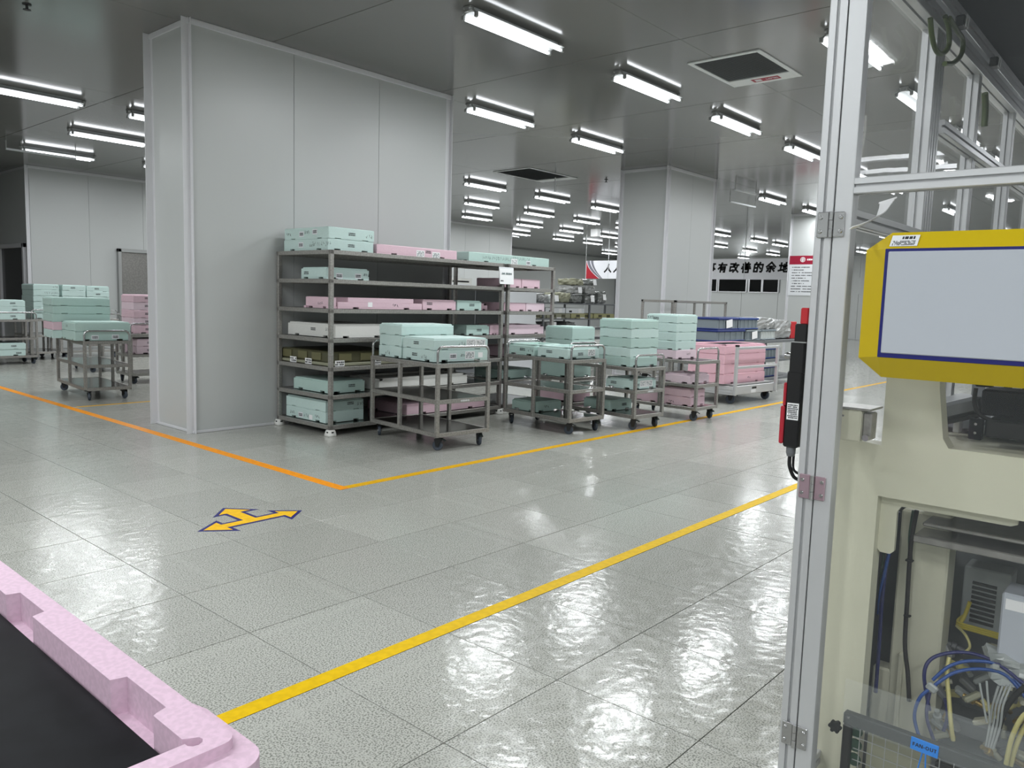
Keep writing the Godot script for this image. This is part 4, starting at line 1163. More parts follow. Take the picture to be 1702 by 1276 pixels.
func build_far_goods():
	var o := thing("storage_rack", "low dark storage rack loaded with wrapped goods behind the racks", "rack", Vector3(11.9, 0, -9.1))
	for l in [0.2, 0.45, 0.72, 0.995, 1.40]:
		var sh := part("shelf", shelf_mesh(6.0, 0.9, 0.035, 0.04), M.machine_grey, o, Vector3(0, l, 0))
		part("sheet", bx(Vector3(5.92, 0.003, 0.82)), M.machine_grey, sh, Vector3(3.0, -0.0045, -0.45))
	for x in [0.02, 2.0, 4.0, 5.98]:
		for z in [-0.02, -0.88]:
			part("post", bx(Vector3(0.05, 1.40, 0.05), 0.004), M.machine_grey, o, Vector3(x, 0.70, z))
	var g := "film wrapped goods on the storage rack"
	# x, foot, width, height, stuff it is wrapped in, slip, words
	var spots := [[12.2, 1.40, 0.42, 0.22, "wrap_clear", true, "clear, first from the left on the top shelf"], [12.66, 1.40, 0.40, 0.26, "wrap_grey", false, "grey, second from the left on the top shelf"], [13.1, 1.40, 0.42, 0.24, "wrap_clear", true, "clear with a slip, third from the left on the top shelf"], [13.55, 1.40, 0.40, 0.22, "wrap_dark", false, "dull, fourth from the left on the top shelf"], [14.0, 1.40, 0.42, 0.23, "wrap_grey", false, "grey, fifth from the left on the top shelf"], [14.45, 1.40, 0.40, 0.21, "wrap_clear", true, "clear, sixth from the left on the top shelf"], [14.92, 1.40, 0.46, 0.28, "olive_pale", false, "olive, beside the tall pile on the top shelf"], [15.45, 1.40, 0.48, 0.22, "wrap_dark", false, "foot of the tall pile under the banner"], [15.45, 1.65, 0.48, 0.20, "wrap_grey", true, "middle of the tall pile with a slip"], [15.5, 1.88, 0.46, 0.18, "olive_pale", false, "olive, on top of the tall pile"], [16.05, 1.40, 0.52, 0.24, "wrap_dark", true, "foot of the right hand pile with a slip"], [16.05, 1.67, 0.52, 0.20, "wrap_grey", false, "middle of the right hand pile"], [16.1, 1.90, 0.46, 0.16, "wrap_dark", true, "top of the right hand pile with a slip"], [12.2, 0.72, 0.44, 0.18, "wrap_grey", false, "grey, left on the low shelf"], [12.9, 0.72, 0.44, 0.19, "wrap_clear", true, "clear with a slip, left on the low shelf"], [13.6, 0.72, 0.44, 0.18, "wrap_clear", false, "clear, middle of the low shelf"], [14.4, 0.72, 0.44, 0.18, "wrap_grey", true, "grey with a slip, middle of the low shelf"], [15.2, 0.72, 0.44, 0.18, "wrap_dark", false, "dull, right on the low shelf"], [16.6, 1.40, 0.46, 0.36, "wrap_dark", true, "last one behind the second pillar's edge"]]
	var i := 0
	for s in spots:
		i += 1
		var t := thing("wrapped_goods", "film wrapped goods, %s" % s[6], "wrapped goods", Vector3(s[0], s[1] + s[3] / 2, -9.5), rng.randf_range(-0.1, 0.1), g)
		part("bundle", lump(s[2] * 0.86, s[3] * 0.88, 0.6, i), M[s[4]], t)
		if s[5]:
			part("slip", bx(Vector3(0.15, 0.16, 0.002)), M.paper_bright, t, Vector3(0.05, 0.01, 0.345), Basis(Vector3(1, 0, 0), -0.15))
	g = "white cartons on the storage rack"
	for k in 4:
		var t := thing("white_carton", ["long white carton under the wrapped goods, first from the left", "long white carton under the wrapped goods, second from the left", "long white carton with a loose slip, third from the left", "long white carton with a dark window, beside the pillar"][k], "carton", Vector3(12.75 + k * 0.86, 1.13, -9.5), 0.0, g)
		part("body", bx(Vector3(0.82, 0.14, 0.66), 0.008), M.paper, t, Vector3(0, 0.07, 0))
		part("slip", bx(Vector3(0.14, 0.11, 0.002)), M.paper_bright, t, Vector3(0.2, 0.07, 0.333), Basis(Vector3(0, 0, 1), 0.15))
		part("window", bx(Vector3(0.12, 0.05, 0.004), 0.002), M.dark_steel, t, Vector3(-0.22, 0.05, 0.331))
	g = "olive trays on the storage rack"
	for k in 5:
		var t := thing("olive_tray", ["olive tray with dark pads, first from the left on the storage rack", "olive tray, second from the left on the storage rack", "olive tray, third from the left on the storage rack", "bright olive tray, fourth from the left on the storage rack", "bright olive tray beside the second pillar"][k], "tray", Vector3(12.5 + k * 1.04, 0.997, -9.5), 0.0, g)
		part("body", foam_mesh(1.0, 0.7, 0.13, "lid"), M.olive_pale if k < 3 else M.olive_bright, t)
		part("pad", bx(Vector3(0.16, 0.07, 0.01), 0.003), M.olive_dark, t, Vector3(-0.2, 0.065, 0.352))
		part("pad", bx(Vector3(0.16, 0.07, 0.01), 0.003), M.olive_dark, t, Vector3(0.2, 0.065, 0.352))
		part("slip", bx(Vector3(0.2, 0.06, 0.002)), M.paper_bright, t, Vector3(0.0, 0.0, 0.36))
	# a dark cabinet and an instrument seen through the rack
	o = thing("cabinet", "dark grey steel cabinet seen through the long rack", "cabinet", Vector3(9.2, 0, -7.3))
	part("body", bx(Vector3(1.5, 1.66, 0.6), 0.008), M.machine_grey, o, Vector3(0, 0.83, 0))
	for s in [-0.37, 0.37]:
		var d := part("door", bx(Vector3(0.7, 1.5, 0.02), 0.004), M.dark_steel, o, Vector3(s, 0.85, 0.31))
		part("handle", bx(Vector3(0.02, 0.16, 0.03), 0.005), M.galvanised, d, Vector3(-0.28 * signf(s), 0, 0.02))
	o = thing("instrument", "white boxy instrument on the dark cabinet behind the rack", "instrument", Vector3(8.85, 1.66, -7.25))
	part("body", bx(Vector3(0.60, 0.16, 0.4), 0.01), M.foam_white, o, Vector3(0, 0.08, 0))
	part("slot", bx(Vector3(0.44, 0.03, 0.02), 0.004), M.black_metal, o, Vector3(0, 0.1, 0.195))
	part("panel", bx(Vector3(0.5, 0.04, 0.012), 0.003), M.paper, o, Vector3(0, 0.035, 0.2))
	o = thing("carton", "plain grey carton block right of the dark cabinet", "carton", Vector3(10.6, 0, -7.3))
	part("body", bx(Vector3(0.9, 1.62, 0.6), 0.01), M.paper, o, Vector3(0, 0.81, 0))
	part("seam", bx(Vector3(0.9, 0.004, 0.01)), M.print_soft, o, Vector3(0, 0.9, 0.298))
	# the tall empty frame cart in front of the second pillar
	o = thing("frame_cart", "tall empty steel frame cart before the second pillar", "cart", Vector3(10.42, 0, -3.35))
	var W := 1.95
	var D := 0.7
	for x in [0.02, W * 0.55, W - 0.02]:
		for z in [-0.02, -D + 0.02]:
			part("leg", bx(Vector3(0.04, 1.36, 0.04), 0.004), M.stainless, o, Vector3(x, 0.14 + 0.68, z))
	var m := MB.new()
	for y in [1.48, 1.02, 0.2]:
		for z in [-0.02, -D + 0.02]:
			m.span(Vector3(0, y, z - 0.02), Vector3(W, y + 0.04, z + 0.02), 0.003)
		for x in [0.02, W - 0.02]:
			m.span(Vector3(x - 0.02, y, -D), Vector3(x + 0.02, y + 0.04, 0), 0.003)
	part("rail", m.done(), M.stainless, o)
	part("deck", bx(Vector3(W - 0.06, 0.006, D - 0.06)), M.stainless_sheet, o, Vector3(W / 2, 0.235, -D / 2))
	for x in [0.08, W - 0.08]:
		for z in [-0.08, -D + 0.08]:
			caster(o, Vector3(x, 0.0, z), 0.7, 1.55)
	# totes on a low rack
	o = thing("tote_rack", "low grey rack holding blue rimmed totes behind the platform cart", "rack", Vector3(10.15, 0, -2.35))
	for l in [0.16, 0.5, 0.85]:
		var sh := part("shelf", shelf_mesh(3.5, 0.75, 0.05, 0.04), M.machine_grey, o, Vector3(0, l, 0))
		part("sheet", bx(Vector3(3.42, 0.003, 0.67)), M.machine_grey, sh, Vector3(1.75, -0.0045, -0.375))
	for x in [0.02, 1.75, 3.48]:
		for z in [-0.02, -0.73]:
			part("post", bx(Vector3(0.045, 0.86, 0.045), 0.004), M.machine_grey, o, Vector3(x, 0.43, z))
	g = "totes on the low rack"
	var tote := func(x: float, y: float, w: float, h: float, body: String, rim: String, label: String, slip: bool):
		var t := thing("tote", label, "tote", Vector3(x + w / 2, y, -2.72), 0.0, g)
		var k := MB.new()
		k.span(Vector3(-w / 2 + 0.012, 0.0, -0.27), Vector3(w / 2 - 0.012, h - 0.03, 0.27), 0.01)
		for r in 5:
			var rx := -w / 2 + w * (r + 0.5) / 5.0
			k.span(Vector3(rx - 0.012, 0.01, 0.268), Vector3(rx + 0.012, h - 0.03, 0.28), 0.002)
		part("body", k.done(), M[body], t)
		part("rim", bx(Vector3(w, 0.034, 0.58), 0.006), M[rim], t, Vector3(0, h - 0.02, 0))
		part("base_rim", bx(Vector3(w - 0.01, 0.022, 0.57), 0.005), M[rim], t, Vector3(0, 0.012, 0))
		if slip:
			part("slip", bx(Vector3(0.22, 0.13, 0.002)), M.paper_bright, t, Vector3(0.02, h * 0.5, 0.292), Basis(Vector3(0, 0, 1), 0.12))
	tote.call(10.2, 0.852, 1.05, 0.20, "tote_grey", "blue_rim", "grey tote with blue rims at the left end of the low rack", false)
	tote.call(11.3, 0.852, 0.62, 0.19, "tote_grey", "tote_grey", "grey tote with a large white slip on the low rack", true)
	tote.call(10.22, 1.052, 0.75, 0.20, "tote_grey", "blue_rim", "blue rimmed tote with a white slip on top of another", true)
	tote.call(11.0, 1.052, 0.78, 0.20, "tote_grey", "blue_tote", "clear grey tote with a blue rim, upper right of the totes", false)
	tote.call(11.95, 0.852, 0.62, 0.19, "wrap_clear", "tote_grey", "film covered tote in the middle of the low rack", false)
	tote.call(12.1, 0.502, 0.7, 0.2, "tote_grey", "blue_tote", "blue topped tote under the low rack's top, right end", false)
	tote.call(12.1, 0.162, 0.7, 0.2, "tote_grey", "blue_rim", "grey tote on the low rack's bottom shelf, right end", false)
	tote.call(11.2, 0.502, 0.8, 0.2, "tote_grey", "blue_tote", "blue topped tote under the low rack's top, beside the gate", false)
	tote.call(11.2, 0.162, 0.8, 0.2, "tote_grey", "blue_rim", "grey tote on the low rack's bottom shelf, beside the gate", false)
	for k in 2:
		var t := thing("wrapped_carton", ["film wrapped grey carton on the low rack, left of two", "tall film wrapped grey carton on the low rack, right of two"][k], "carton", Vector3([12.15, 12.98][k], [1.145, 1.03][k], -2.72), 0.0, "wrapped cartons on the low rack")
		part("carton", lump([0.74, 0.78][k], [0.2, 0.34][k], 0.5, 50 + k), M.wrap_grey, t)
	var sg := thing("red_box", "small red box at the right end of the low rack", "box", Vector3(13.5, 0.852, -2.62))
	part("body", bx(Vector3(0.26, 0.33, 0.3), 0.01), M.red_bright, sg, Vector3(0, 0.165, 0))

# ---------------------------------------------------------------- the pink tray in the foreground
func build_tray():
	var o := thing("display_tray", "large pink foam tray with a black panel inside, at the photographer's side", "tray", Vector3(-1.2, 0.755, 2.645))
	var Y := 0.115     # top of the rim above the tray's foot
	var m := MB.new()
	# the floor of the tray and its far and left walls
	m.span(Vector3(-0.85, 0.0, -1.75), Vector3(0.0, 0.06, 0.0), 0.01)
	# right wall: a rim with hand recesses cut out of its inner side
	var P := PackedVector2Array()
	P.append(Vector2(0.0, -1.75))
	P.append(Vector2(0.0, -0.03))
	for i in 5:
		var a := PI / 2 * i / 4.0
		P.append(Vector2(-0.02 + cos(a) * 0.02, -0.02 + sin(a) * 0.02))
	P.append(Vector2(-0.85, 0.0))
	P.append(Vector2(-0.85, -0.035))
	P.append(Vector2(-0.062, -0.035))
	for i in 7:      # the round bite in the inner corner
		var a := PI * 0.75 - PI * 1.25 * i / 6.0 - PI * 0.1
		P.append(Vector2(-0.044, -0.032) + Vector2(cos(a + PI * 0.45), sin(a + PI * 0.45)) * 0.011)
	P.append(Vector2(-0.052, -0.048))
	for k in 4:
		var z1 := -0.130 - k * 0.47
		if z1 - 0.14 < -1.70:
			break
		P.append(Vector2(-0.052, z1))
		P.append(Vector2(-0.046, z1 - 0.004))
		P.append(Vector2(-0.030, z1 - 0.010))
		P.append(Vector2(-0.030, z1 - 0.136))
		P.append(Vector2(-0.052, z1 - 0.142))
	P.append(Vector2(-0.052, -1.70))
	P.append(Vector2(-0.85, -1.70))
	P.append(Vector2(-0.85, -1.75))
	var flat := Transform3D(Basis(Vector3(1, 0, 0), Vector3(0, 0, 1), Vector3(0, 1, 0)), Vector3.ZERO)
	m.prism(P, 0.05, Y, flat)
	m.span(Vector3(-0.85, 0.05, -1.75), Vector3(-0.80, Y, 0.0), 0.004)
	part("body", m.done(), M.tray_pink, o)
	# the lower flange round the near corner
	m = MB.new()
	var F := PackedVector2Array([Vector2(0.002, -0.155), Vector2(0.012, -0.150), Vector2(0.019, -0.12)])
	for i in 7:
		var a := PI / 2 * i / 6.0
		F.append(Vector2(-0.021 + cos(a) * 0.04, 0.008 + sin(a) * 0.04))
	F.append(Vector2(-0.85, 0.048))
	F.append(Vector2(-0.85, -0.01))
	F.append(Vector2(-0.02, -0.01))
	F.append(Vector2(-0.02, -0.155))
	m.prism(F, 0.0, Y - 0.014, flat)
	part("flange", m.done(), M.tray_pink, o)
	var p := thing("black_panel", "flat black display panel lying in the pink tray", "panel", Vector3(-1.625, 0.816, 1.78))
	part("sheet", bx(Vector3(0.74, 0.012, 1.62), 0.002), M.panel_black, p, Vector3(0, 0.006, 0))
	trolley(-2.05, 2.66, 0.0, 0.86, 1.75, [0.175, 0.46, 0.753], 0.754, "trolley under the large pink tray, out of view", "stainless trolley under the tray", true, false, false)

# ---------------------------------------------------------------- the machine behind its glazed frame
# cross-section of a slotted aluminium profile, slots on all four sides
func profile(a: Vector3, b: Vector3, s: float, m: MB, up := Vector3(1, 0, 0), slots := true):
	var h := s / 2
	var w := 0.0042
	var d := 0.009
	var P := PackedVector2Array()
	for k in 4:
		var ang := PI / 2 * k
		for q in ([Vector2(h, -h + 0.002), Vector2(h, -w), Vector2(h - d, -w), Vector2(h - d, w), Vector2(h, w), Vector2(h, h - 0.002), Vector2(h - 0.002, h)] if slots else [Vector2(h, -h + 0.002), Vector2(h, h - 0.002), Vector2(h - 0.002, h)]):
			P.append(q.rotated(ang))
	var z := (b - a).normalized()
	var x := up
	var y := z.cross(x)
	m.prism(P, 0.0, a.distance_to(b), Transform3D(Basis(x, y, z), a))

func pane_mesh(w: float, h: float, amp: float, seed_: int, dir: Basis) -> ArrayMesh:     # an acrylic sheet, slightly bowed between its screws
	var n := FastNoiseLite.new()
	n.seed = seed_
	n.frequency = 1.0
	var N := 14
	var f := func(u: float, v: float) -> float:
		return amp * (4.0 * u * (1 - u) * 4.0 * v * (1 - v)) * (1.0 + 0.7 * n.get_noise_2d(u * 1.2, v * 1.2))
	var m := MB.new()
	var P := []
	var Q := []
	for i in N + 1:
		var r := []
		var q := []
		for j in N + 1:
			var u := float(i) / N
			var v := float(j) / N
			var e := 0.01
			r.append(dir * Vector3(u * w, v * h, f.call(u, v)))
			var du: float = (f.call(u + e, v) - f.call(u - e, v)) / (2 * e * w)
			var dv: float = (f.call(u, v + e) - f.call(u, v - e)) / (2 * e * h)
			q.append((dir * Vector3(-du, -dv, 1.0)).normalized())
		P.append(r)
		Q.append(q)
	for i in N:
		for j in N:
			m.tri(P[i][j], P[i + 1][j], P[i + 1][j + 1], Q[i][j], Q[i + 1][j], Q[i + 1][j + 1])
			m.tri(P[i][j], P[i + 1][j + 1], P[i][j + 1], Q[i][j], Q[i + 1][j + 1], Q[i][j + 1])
	return m.done()

func hose(called: String, pts: Array, r: float, mt: String, o: Node3D):
	var m := MB.new()
	m.tube(bez(pts, 8), r, 8)
	part(called, m.done(), M[mt], o, -o.position)

func build_machine():
	var X := 0.42      # middle of the front frame
	var o := thing("machine_enclosure", "tall aluminium framed glazed enclosure with a hinged door around the cream machine", "machine enclosure", Vector3(X, 0, 2.767))
	var m := MB.new()
	profile(Vector3(0, 0.0, 0), Vector3(0, 2.56, 0), 0.044, m)
	part("corner_post", m.done(), M.anodised, o)
	# door: stiles, rails, panes
	var Z1 := 4.0 - 2.767
	m = MB.new()
	profile(Vector3(0, 0.06, 0.0475), Vector3(0, 2.40, 0.0475), 0.044, m, Vector3(1, 0, 0), false)
	profile(Vector3(0, 0.06, Z1), Vector3(0, 2.40, Z1), 0.044, m, Vector3(1, 0, 0), false)
	var d := part("door", m.done(), M.anodised, o)
	m = MB.new()
	profile(Vector3(0, 1.76, 0.07), Vector3(0, 1.76, Z1 - 0.022), 0.040, m, Vector3(0, 1, 0))
	part("rail", m.done(), M.anodised, d)
	m = MB.new()
	profile(Vector3(0, 0.08, 0.07), Vector3(0, 0.08, Z1 - 0.022), 0.040, m, Vector3(0, 1, 0))
	profile(Vector3(0, 2.38, 0.07), Vector3(0, 2.38, Z1 - 0.022), 0.040, m, Vector3(0, 1, 0))
	part("rail", m.done(), M.anodised, d)
	var facing := Basis(Vector3(0, 0, 1), Vector3(0, 1, 0), Vector3(-1, 0, 0))
	part("pane", pane_mesh(Z1 - 0.09, 0.59, 0.0008, 3, facing), M.pane, d, Vector3(-0.004, 1.782, 0.07))
	part("pane", pane_mesh(Z1 - 0.09, 1.64, 0.0008, 9, facing), M.pane, d, Vector3(-0.004, 0.1, 0.07))
	# hinges
	for hy in [[1.664, "chrome"], [0.968, "hinge_film"], [0.262, "chrome"]]:
		var hg := part("hinge", bx(Vector3(0.006, 0.066, 0.030), 0.002), M[hy[1]], o, Vector3(-0.025, hy[0], 0.0))
		part("leaf", bx(Vector3(0.006, 0.064, 0.028), 0.002), M[hy[1]], hg, Vector3(0, 0, 0.0405))
		m = MB.new()
		for k in 3:
			m.cyl(Vector3(-0.003, -0.033 + k * 0.0222, 0.0205), Vector3(-0.003, -0.0118 + k * 0.0222, 0.0205), 0.006, 12)
		part("knuckle", m.done(), M.chrome, hg)
		m = MB.new()
		for z in [-0.006, 0.046]:
			for y in [-0.018, 0.018]:
				m.lathe([Vector2(0.0, 0.0035), Vector2(0.004, 0.0035), Vector2(0.0055, 0.0015), Vector2(0.0055, 0.0)], 12, Transform3D(Basis(Vector3(0, 0, 1), PI / 2), Vector3(-0.003, y, z)))
		part("screws", m.done(), M.chrome, hg)
	# side wall running away from the corner post
	for p in [[0.84, 0.05], [0.90, 0.05], [1.49, 0.045], [2.24, 0.045], [2.95, 0.045]]:
		m = MB.new()
		profile(Vector3(p[0], 0, 0), Vector3(p[0], 2.42, 0), p[1], m)
		part("side_post", m.done(), M.anodised, o)
	for y in [2.41, 2.49]:
		m = MB.new()
		profile(Vector3(0.022, y, 0), Vector3(3.0, y, 0), 0.06, m, Vector3(0, 1, 0))
		part("top_beam", m.done(), M.anodised, o)
	for y in [1.70, 0.10]:
		m = MB.new()
		profile(Vector3(0.022, y, 0), Vector3(0.82, y, 0), 0.045, m, Vector3(0, 1, 0))
		profile(Vector3(0.92, y, 0), Vector3(2.93, y, 0), 0.045, m, Vector3(0, 1, 0))
		part("side_rail", m.done(), M.anodised, o)
	m = MB.new()
	profile(Vector3(0.92, 2.08, 0.02), Vector3(2.93, 2.08, 0.02), 0.045, m, Vector3(0, 1, 0))
	part("side_rail", m.done(), M.anodised, o)
	var k := 0
	for s in [[0.025, 0.81], [0.93, 1.465], [1.515, 2.215], [2.265, 2.925]]:
		k += 1
		part("side_pane", pane_mesh(s[1] - s[0], 0.66, 0.0008, 20 + k, Basis.IDENTITY), M.pane, o, Vector3(s[0], 1.725, -0.005))
		part("side_pane", pane_mesh(s[1] - s[0], 1.55, 0.0008, 30 + k, Basis.IDENTITY), M.pane, o, Vector3(s[0], 0.125, -0.005))
	# roof unit and far side
	m = MB.new()
	m.span(Vector3(-0.02, 2.53, -0.03), Vector3(3.0, 2.85, 1.6), 0.01)
	part("roof_unit", m.done(), M.machine_dark, o)
	m = MB.new()
	m.span(Vector3(0.5, 2.50, 0.25), Vector3(2.9, 2.53, 1.5), 0.004)
	part("filter_grid", m.done(), M.machine_dark, o)
	m = MB.new()
	m.span(Vector3(2.97, 0.0, 0.03), Vector3(3.0, 1.6, 1.6), 0.002)
	m.span(Vector3(0.0, 0.0, 1.57), Vector3(3.0, 2.5, 1.6), 0.002)
	part("rear_panel", m.done(), M.dark_steel, o)
	for px in [0.8, 1.7, 2.6]:
		m = MB.new()
		profile(Vector3(px, 0, 1.54), Vector3(px, 2.5, 1.54), 0.05, m)
		part("rear_post", m.done(), M.anodised, o)
	for s in [[1.05, 2.44], [1.62, 2.44]]:
		var b := part("clamp", bx(Vector3(0.06, 0.036, 0.03), 0.004), M.black_metal, o, Vector3(s[0] - 0.05, s[1], 0.05))
		part("label", bx(Vector3(0.012, 0.04, 0.002)), M.paper_bright, b, Vector3(-0.01, 0, 0.0162), Basis(Vector3(0, 0, 1), -0.3))
		part("label", bx(Vector3(0.012, 0.04, 0.002)), M.paper_bright, b, Vector3(0.018, 0, 0.0162), Basis(Vector3(0, 0, 1), -0.3))
	# inner lamps of the enclosure, two bars across its rear half
	for bar in [[2.48, 2.25], [2.48, 2.18]]:
		var l := part("lamp_bar", bx(Vector3(0.03, 0.03, 1.2), 0.006), M.anodised, o, Vector3(bar[0] - 0.02, bar[1] + 0.012, 0.72))
		m = MB.new()
		m.cyl(Vector3(-0.022, 0, -0.59), Vector3(-0.022, 0, 0.59), 0.011, 10)
		part("lamp_tube", m.done(), M.tube_glow, l)
		var a := AreaLight3D.new()
		a.name = "lamp_light"
		a.area_size = Vector2(0.03, 1.18)
		a.light_energy = LAMP_ENERGY * 0.003
		a.area_range = 20.0
		a.shadow_enabled = true
		l.add_child(a, true)
		a.position = Vector3(-0.04, 0, 0)
		a.rotation = Vector3(0, PI / 2, 0)

	# the door switch beside the post
	var w := thing("door_switch", "black and red safety door switch fixed beside the enclosure's corner post", "switch", Vector3(0.43, 1.06, 2.715))
	part("body", bx(Vector3(0.05, 0.21, 0.042), 0.004), M.black_metal, w, Vector3(0, 0.11, 0))
	part("head", bx(Vector3(0.05, 0.088, 0.040), 0.004), M.black_metal, w, Vector3(0, 0.252, 0.003))
	part("actuator", bx(Vector3(0.045, 0.052, 0.034), 0.003), M.black_metal, w, Vector3(0, 0.318, 0.008))
	part("joint", bx(Vector3(0.052, 0.003, 0.04)), M.galvanised, w, Vector3(0, 0.2945, 0.006))
	part("cover", bx(Vector3(0.052, 0.105, 0.012), 0.003), M.red, w, Vector3(0, 0.065, -0.027))
	part("cover", bx(Vector3(0.052, 0.065, 0.008), 0.003), M.red, w, Vector3(0, 0.15, -0.024))
	part("top_block", bx(Vector3(0.04, 0.045, 0.022), 0.003), M.red_bright, w, Vector3(0, 0.365, 0.014))
	m = MB.new()
	m.lathe([Vector2(0, 0), Vector2(0.008, 0.002), Vector2(0.010, 0.012), Vector2(0.008, 0.018), Vector2(0, 0.018)], 12, Transform3D(Basis(Vector3(1, 0, 0), -PI / 2), Vector3(-0.002, 0.255, -0.02)))
	part("knob", m.done(), M.chrome, w)
	part("label", bx(Vector3(0.001, 0.046, 0.032)), M.paper_bright, w, Vector3(-0.0256, 0.105, 0.002))
	part("label_print", print_mesh(0.028, 0.040, 8, 130, 0.85), M.print_dark, w, Vector3(-0.0263, 0.105, 0.002), FACE_NX)
	m = MB.new()
	m.lathe([Vector2(0, -0.022), Vector2(0.010, -0.022), Vector2(0.013, -0.012), Vector2(0.013, 0.006), Vector2(0, 0.006)], 14)
	part("gland", m.done(), M.machine_grey, w, Vector3(-0.004, 0.0, -0.004))
	m = MB.new()
	m.tube(bez([Vector3(-0.004, -0.02, -0.006), Vector3(-0.006, -0.05, -0.004), Vector3(0.0, -0.08, 0.008), Vector3(0.01, -0.088, 0.024)], 5), 0.005, 8)
	m.tube(bez([Vector3(-0.002, -0.02, 0.004), Vector3(-0.004, -0.055, 0.006), Vector3(0.0, -0.068, 0.018), Vector3(0.01, -0.07, 0.026)], 5), 0.0035, 8)
	part("cable", m.done(), M.black_rubber, w)

	# the operator panel on the door
	var y0 := 1.28
	var y1 := 1.638
	var zl := 2.881
	var zr := 3.62
	var sc := thing("operator_monitor", "wide yellow framed operator panel with a blank pale screen on the enclosure door", "display panel", Vector3(0.345, y0, zl))
	var H := y1 - y0
	var W := zr - zl
	var a := 0.058
	var b := 0.045
	var xb := 0.050
	var outer := [Vector3(xb, b, 0), Vector3(xb, H - b + 0.003, 0), Vector3(xb, H, a), Vector3(xb, H, W - a), Vector3(xb, H - b, W), Vector3(xb, b, W), Vector3(xb, 0, W - a), Vector3(xb, 0, a)]
	var inner := [Vector3(0.012, b + 0.008, a), Vector3(0.012, H - b + 0.003, a), Vector3(0.012, H - b + 0.003, W - a), Vector3(0.012, b + 0.008, W - a)]
	var c := Vector3(0.2, H / 2, W / 2)
	m = MB.new()
	m.face([outer[0], outer[1], inner[1], inner[0]], c)
	m.face([outer[1], outer[2], inner[1]], c)
	m.face([outer[2], outer[3], inner[2], inner[1]], c)
	m.face([outer[3], outer[4], inner[2]], c)
	m.face([outer[4], outer[5], inner[3], inner[2]], c)
	m.face([outer[5], outer[6], inner[3]], c)
	m.face([outer[6], outer[7], inner[0], inner[3]], c)
	m.face([outer[7], outer[0], inner[0]], c)
	var back := []
	for q in outer:
		back.append(q + Vector3(0.004, 0, 0))
	for i in 8:
		m.face([outer[i], outer[(i + 1) % 8], back[(i + 1) % 8], back[i]], Vector3(xb, H / 2, W / 2))
	m.face(back, Vector3(-1, H / 2, W / 2))
	part("bezel", m.done(), M.bezel_yellow, sc)
	part("border", bx(Vector3(0.004, H - 2 * b - 0.003, W - 2 * a + 0.004), 0.001), M.screen_border, sc, Vector3(0.013, H / 2 + 0.005, W / 2))
	part("screen", bx(Vector3(0.006, H - 2 * b - 0.021, W - 2 * a - 0.012), 0.002), M.screen_blank, sc, Vector3(0.011, H / 2 + 0.007, W / 2))
	var sl := part("sticker", bx(Vector3(0.001, 0.036, 0.062)), M.paper, sc, Vector3(0.027, H - 0.022, a + 0.036), Basis(Vector3(0, 0, 1), -0.69))
	part("barcode", print_mesh(0.048, 0.013, 1, 140, 0.8), M.print_dark, sl, Vector3(-0.0008, 0.009, -0.002), FACE_NX)
	part("sticker_print", print_mesh(0.052, 0.016, 4, 141, 0.8), M.print_dark, sl, Vector3(-0.0008, -0.008, 0), FACE_NX)

	# the cream machine frame
	var f := thing("machine_casting", "cream painted cast machine frame with an opening full of hoses", "machine frame", Vector3(0.62, 0, 2.74))
	m = MB.new()
	var fz := Transform3D(Basis(Vector3(0, 0, 1), Vector3(0, 1, 0), Vector3(1, 0, 0)), Vector3.ZERO)
	# front outline: leg, beam and the raised column behind the operator panel
	var poly := PackedVector2Array([Vector2(0.03, 0.0), Vector2(0.152, 0.0), Vector2(0.152, 0.926), Vector2(0.95, 0.926), Vector2(0.95, 1.086), Vector2(0.318, 1.086), Vector2(0.303, 1.11), Vector2(0.285, 1.24), Vector2(0.27, 1.5), Vector2(0.15, 1.5), Vector2(0.15, 1.07), Vector2(0.03, 1.082)])
	m.prism(poly, 0.0, 0.06, fz)
	part("front", m.done(), M.cream, f)
	m = MB.new()
	m.span(Vector3(0.06, 0.0, 0.03), Vector3(0.66, 0.92, 0.06), 0.006)
	m.span(Vector3(0.06, 0.93, 0.15), Vector3(0.7, 1.07, 0.95), 0.006)
	part("side", m.done(), M.cream, f)
	m = MB.new()
	poly = PackedVector2Array([Vector2(0.152, 0.926), Vector2(0.152, 0.765), Vector2(0.160, 0.757), Vector2(0.186, 0.757), Vector2(0.196, 0.767), Vector2(0.196, 0.882), Vector2(0.206, 0.899), Vector2(0.47, 0.899), Vector2(0.485, 0.906), Vector2(0.485, 0.926)])
	m.prism(poly, 0.036, 0.052, fz)
	part("cover_lip", m.done(), M.cream, f)
	# inner upright with its foot brackets
	m = MB.new()
	m.span(Vector3(0.8600, 0.8460, 2.8970) - f.position, Vector3(0.8600, 0.0660, 3.0350) - f.position + Vector3(0.10, 0.0, 0.0), 0.006)
	m.span(Vector3(0.24, 0.0, 0.11), Vector3(0.30, 0.33, 0.17), 0.006)
	m.span(Vector3(0.22, 0.0, 0.185), Vector3(0.26, 0.40, 0.20), 0.004)
	part("upright", m.done(), M.cream, f)
	m = MB.new()
	m.span(Vector3(0.62, 0.0, 0.06), Vector3(0.64, 0.92, 0.95), 0.002)
	m.span(Vector3(0.16, 0.0, 0.05), Vector3(0.64, 0.12, 0.95), 0.004)
	part("inner_wall", m.done(), M.machine_grey, f)
	m = MB.new()
	m.span(Vector3(0.062, 0.0, 0.061), Vector3(0.62, 0.90, 0.068), 0.001)
	part("inner_liner", m.done(), M.machine_grey, f)
	m = MB.new()
	m.span(Vector3(0.14, 0.83, 0.24), Vector3(0.6, 0.842, 0.95), 0.003)
	m.span(Vector3(0.13, 0.78, 0.22), Vector3(0.6, 0.802, 0.95), 0.003)
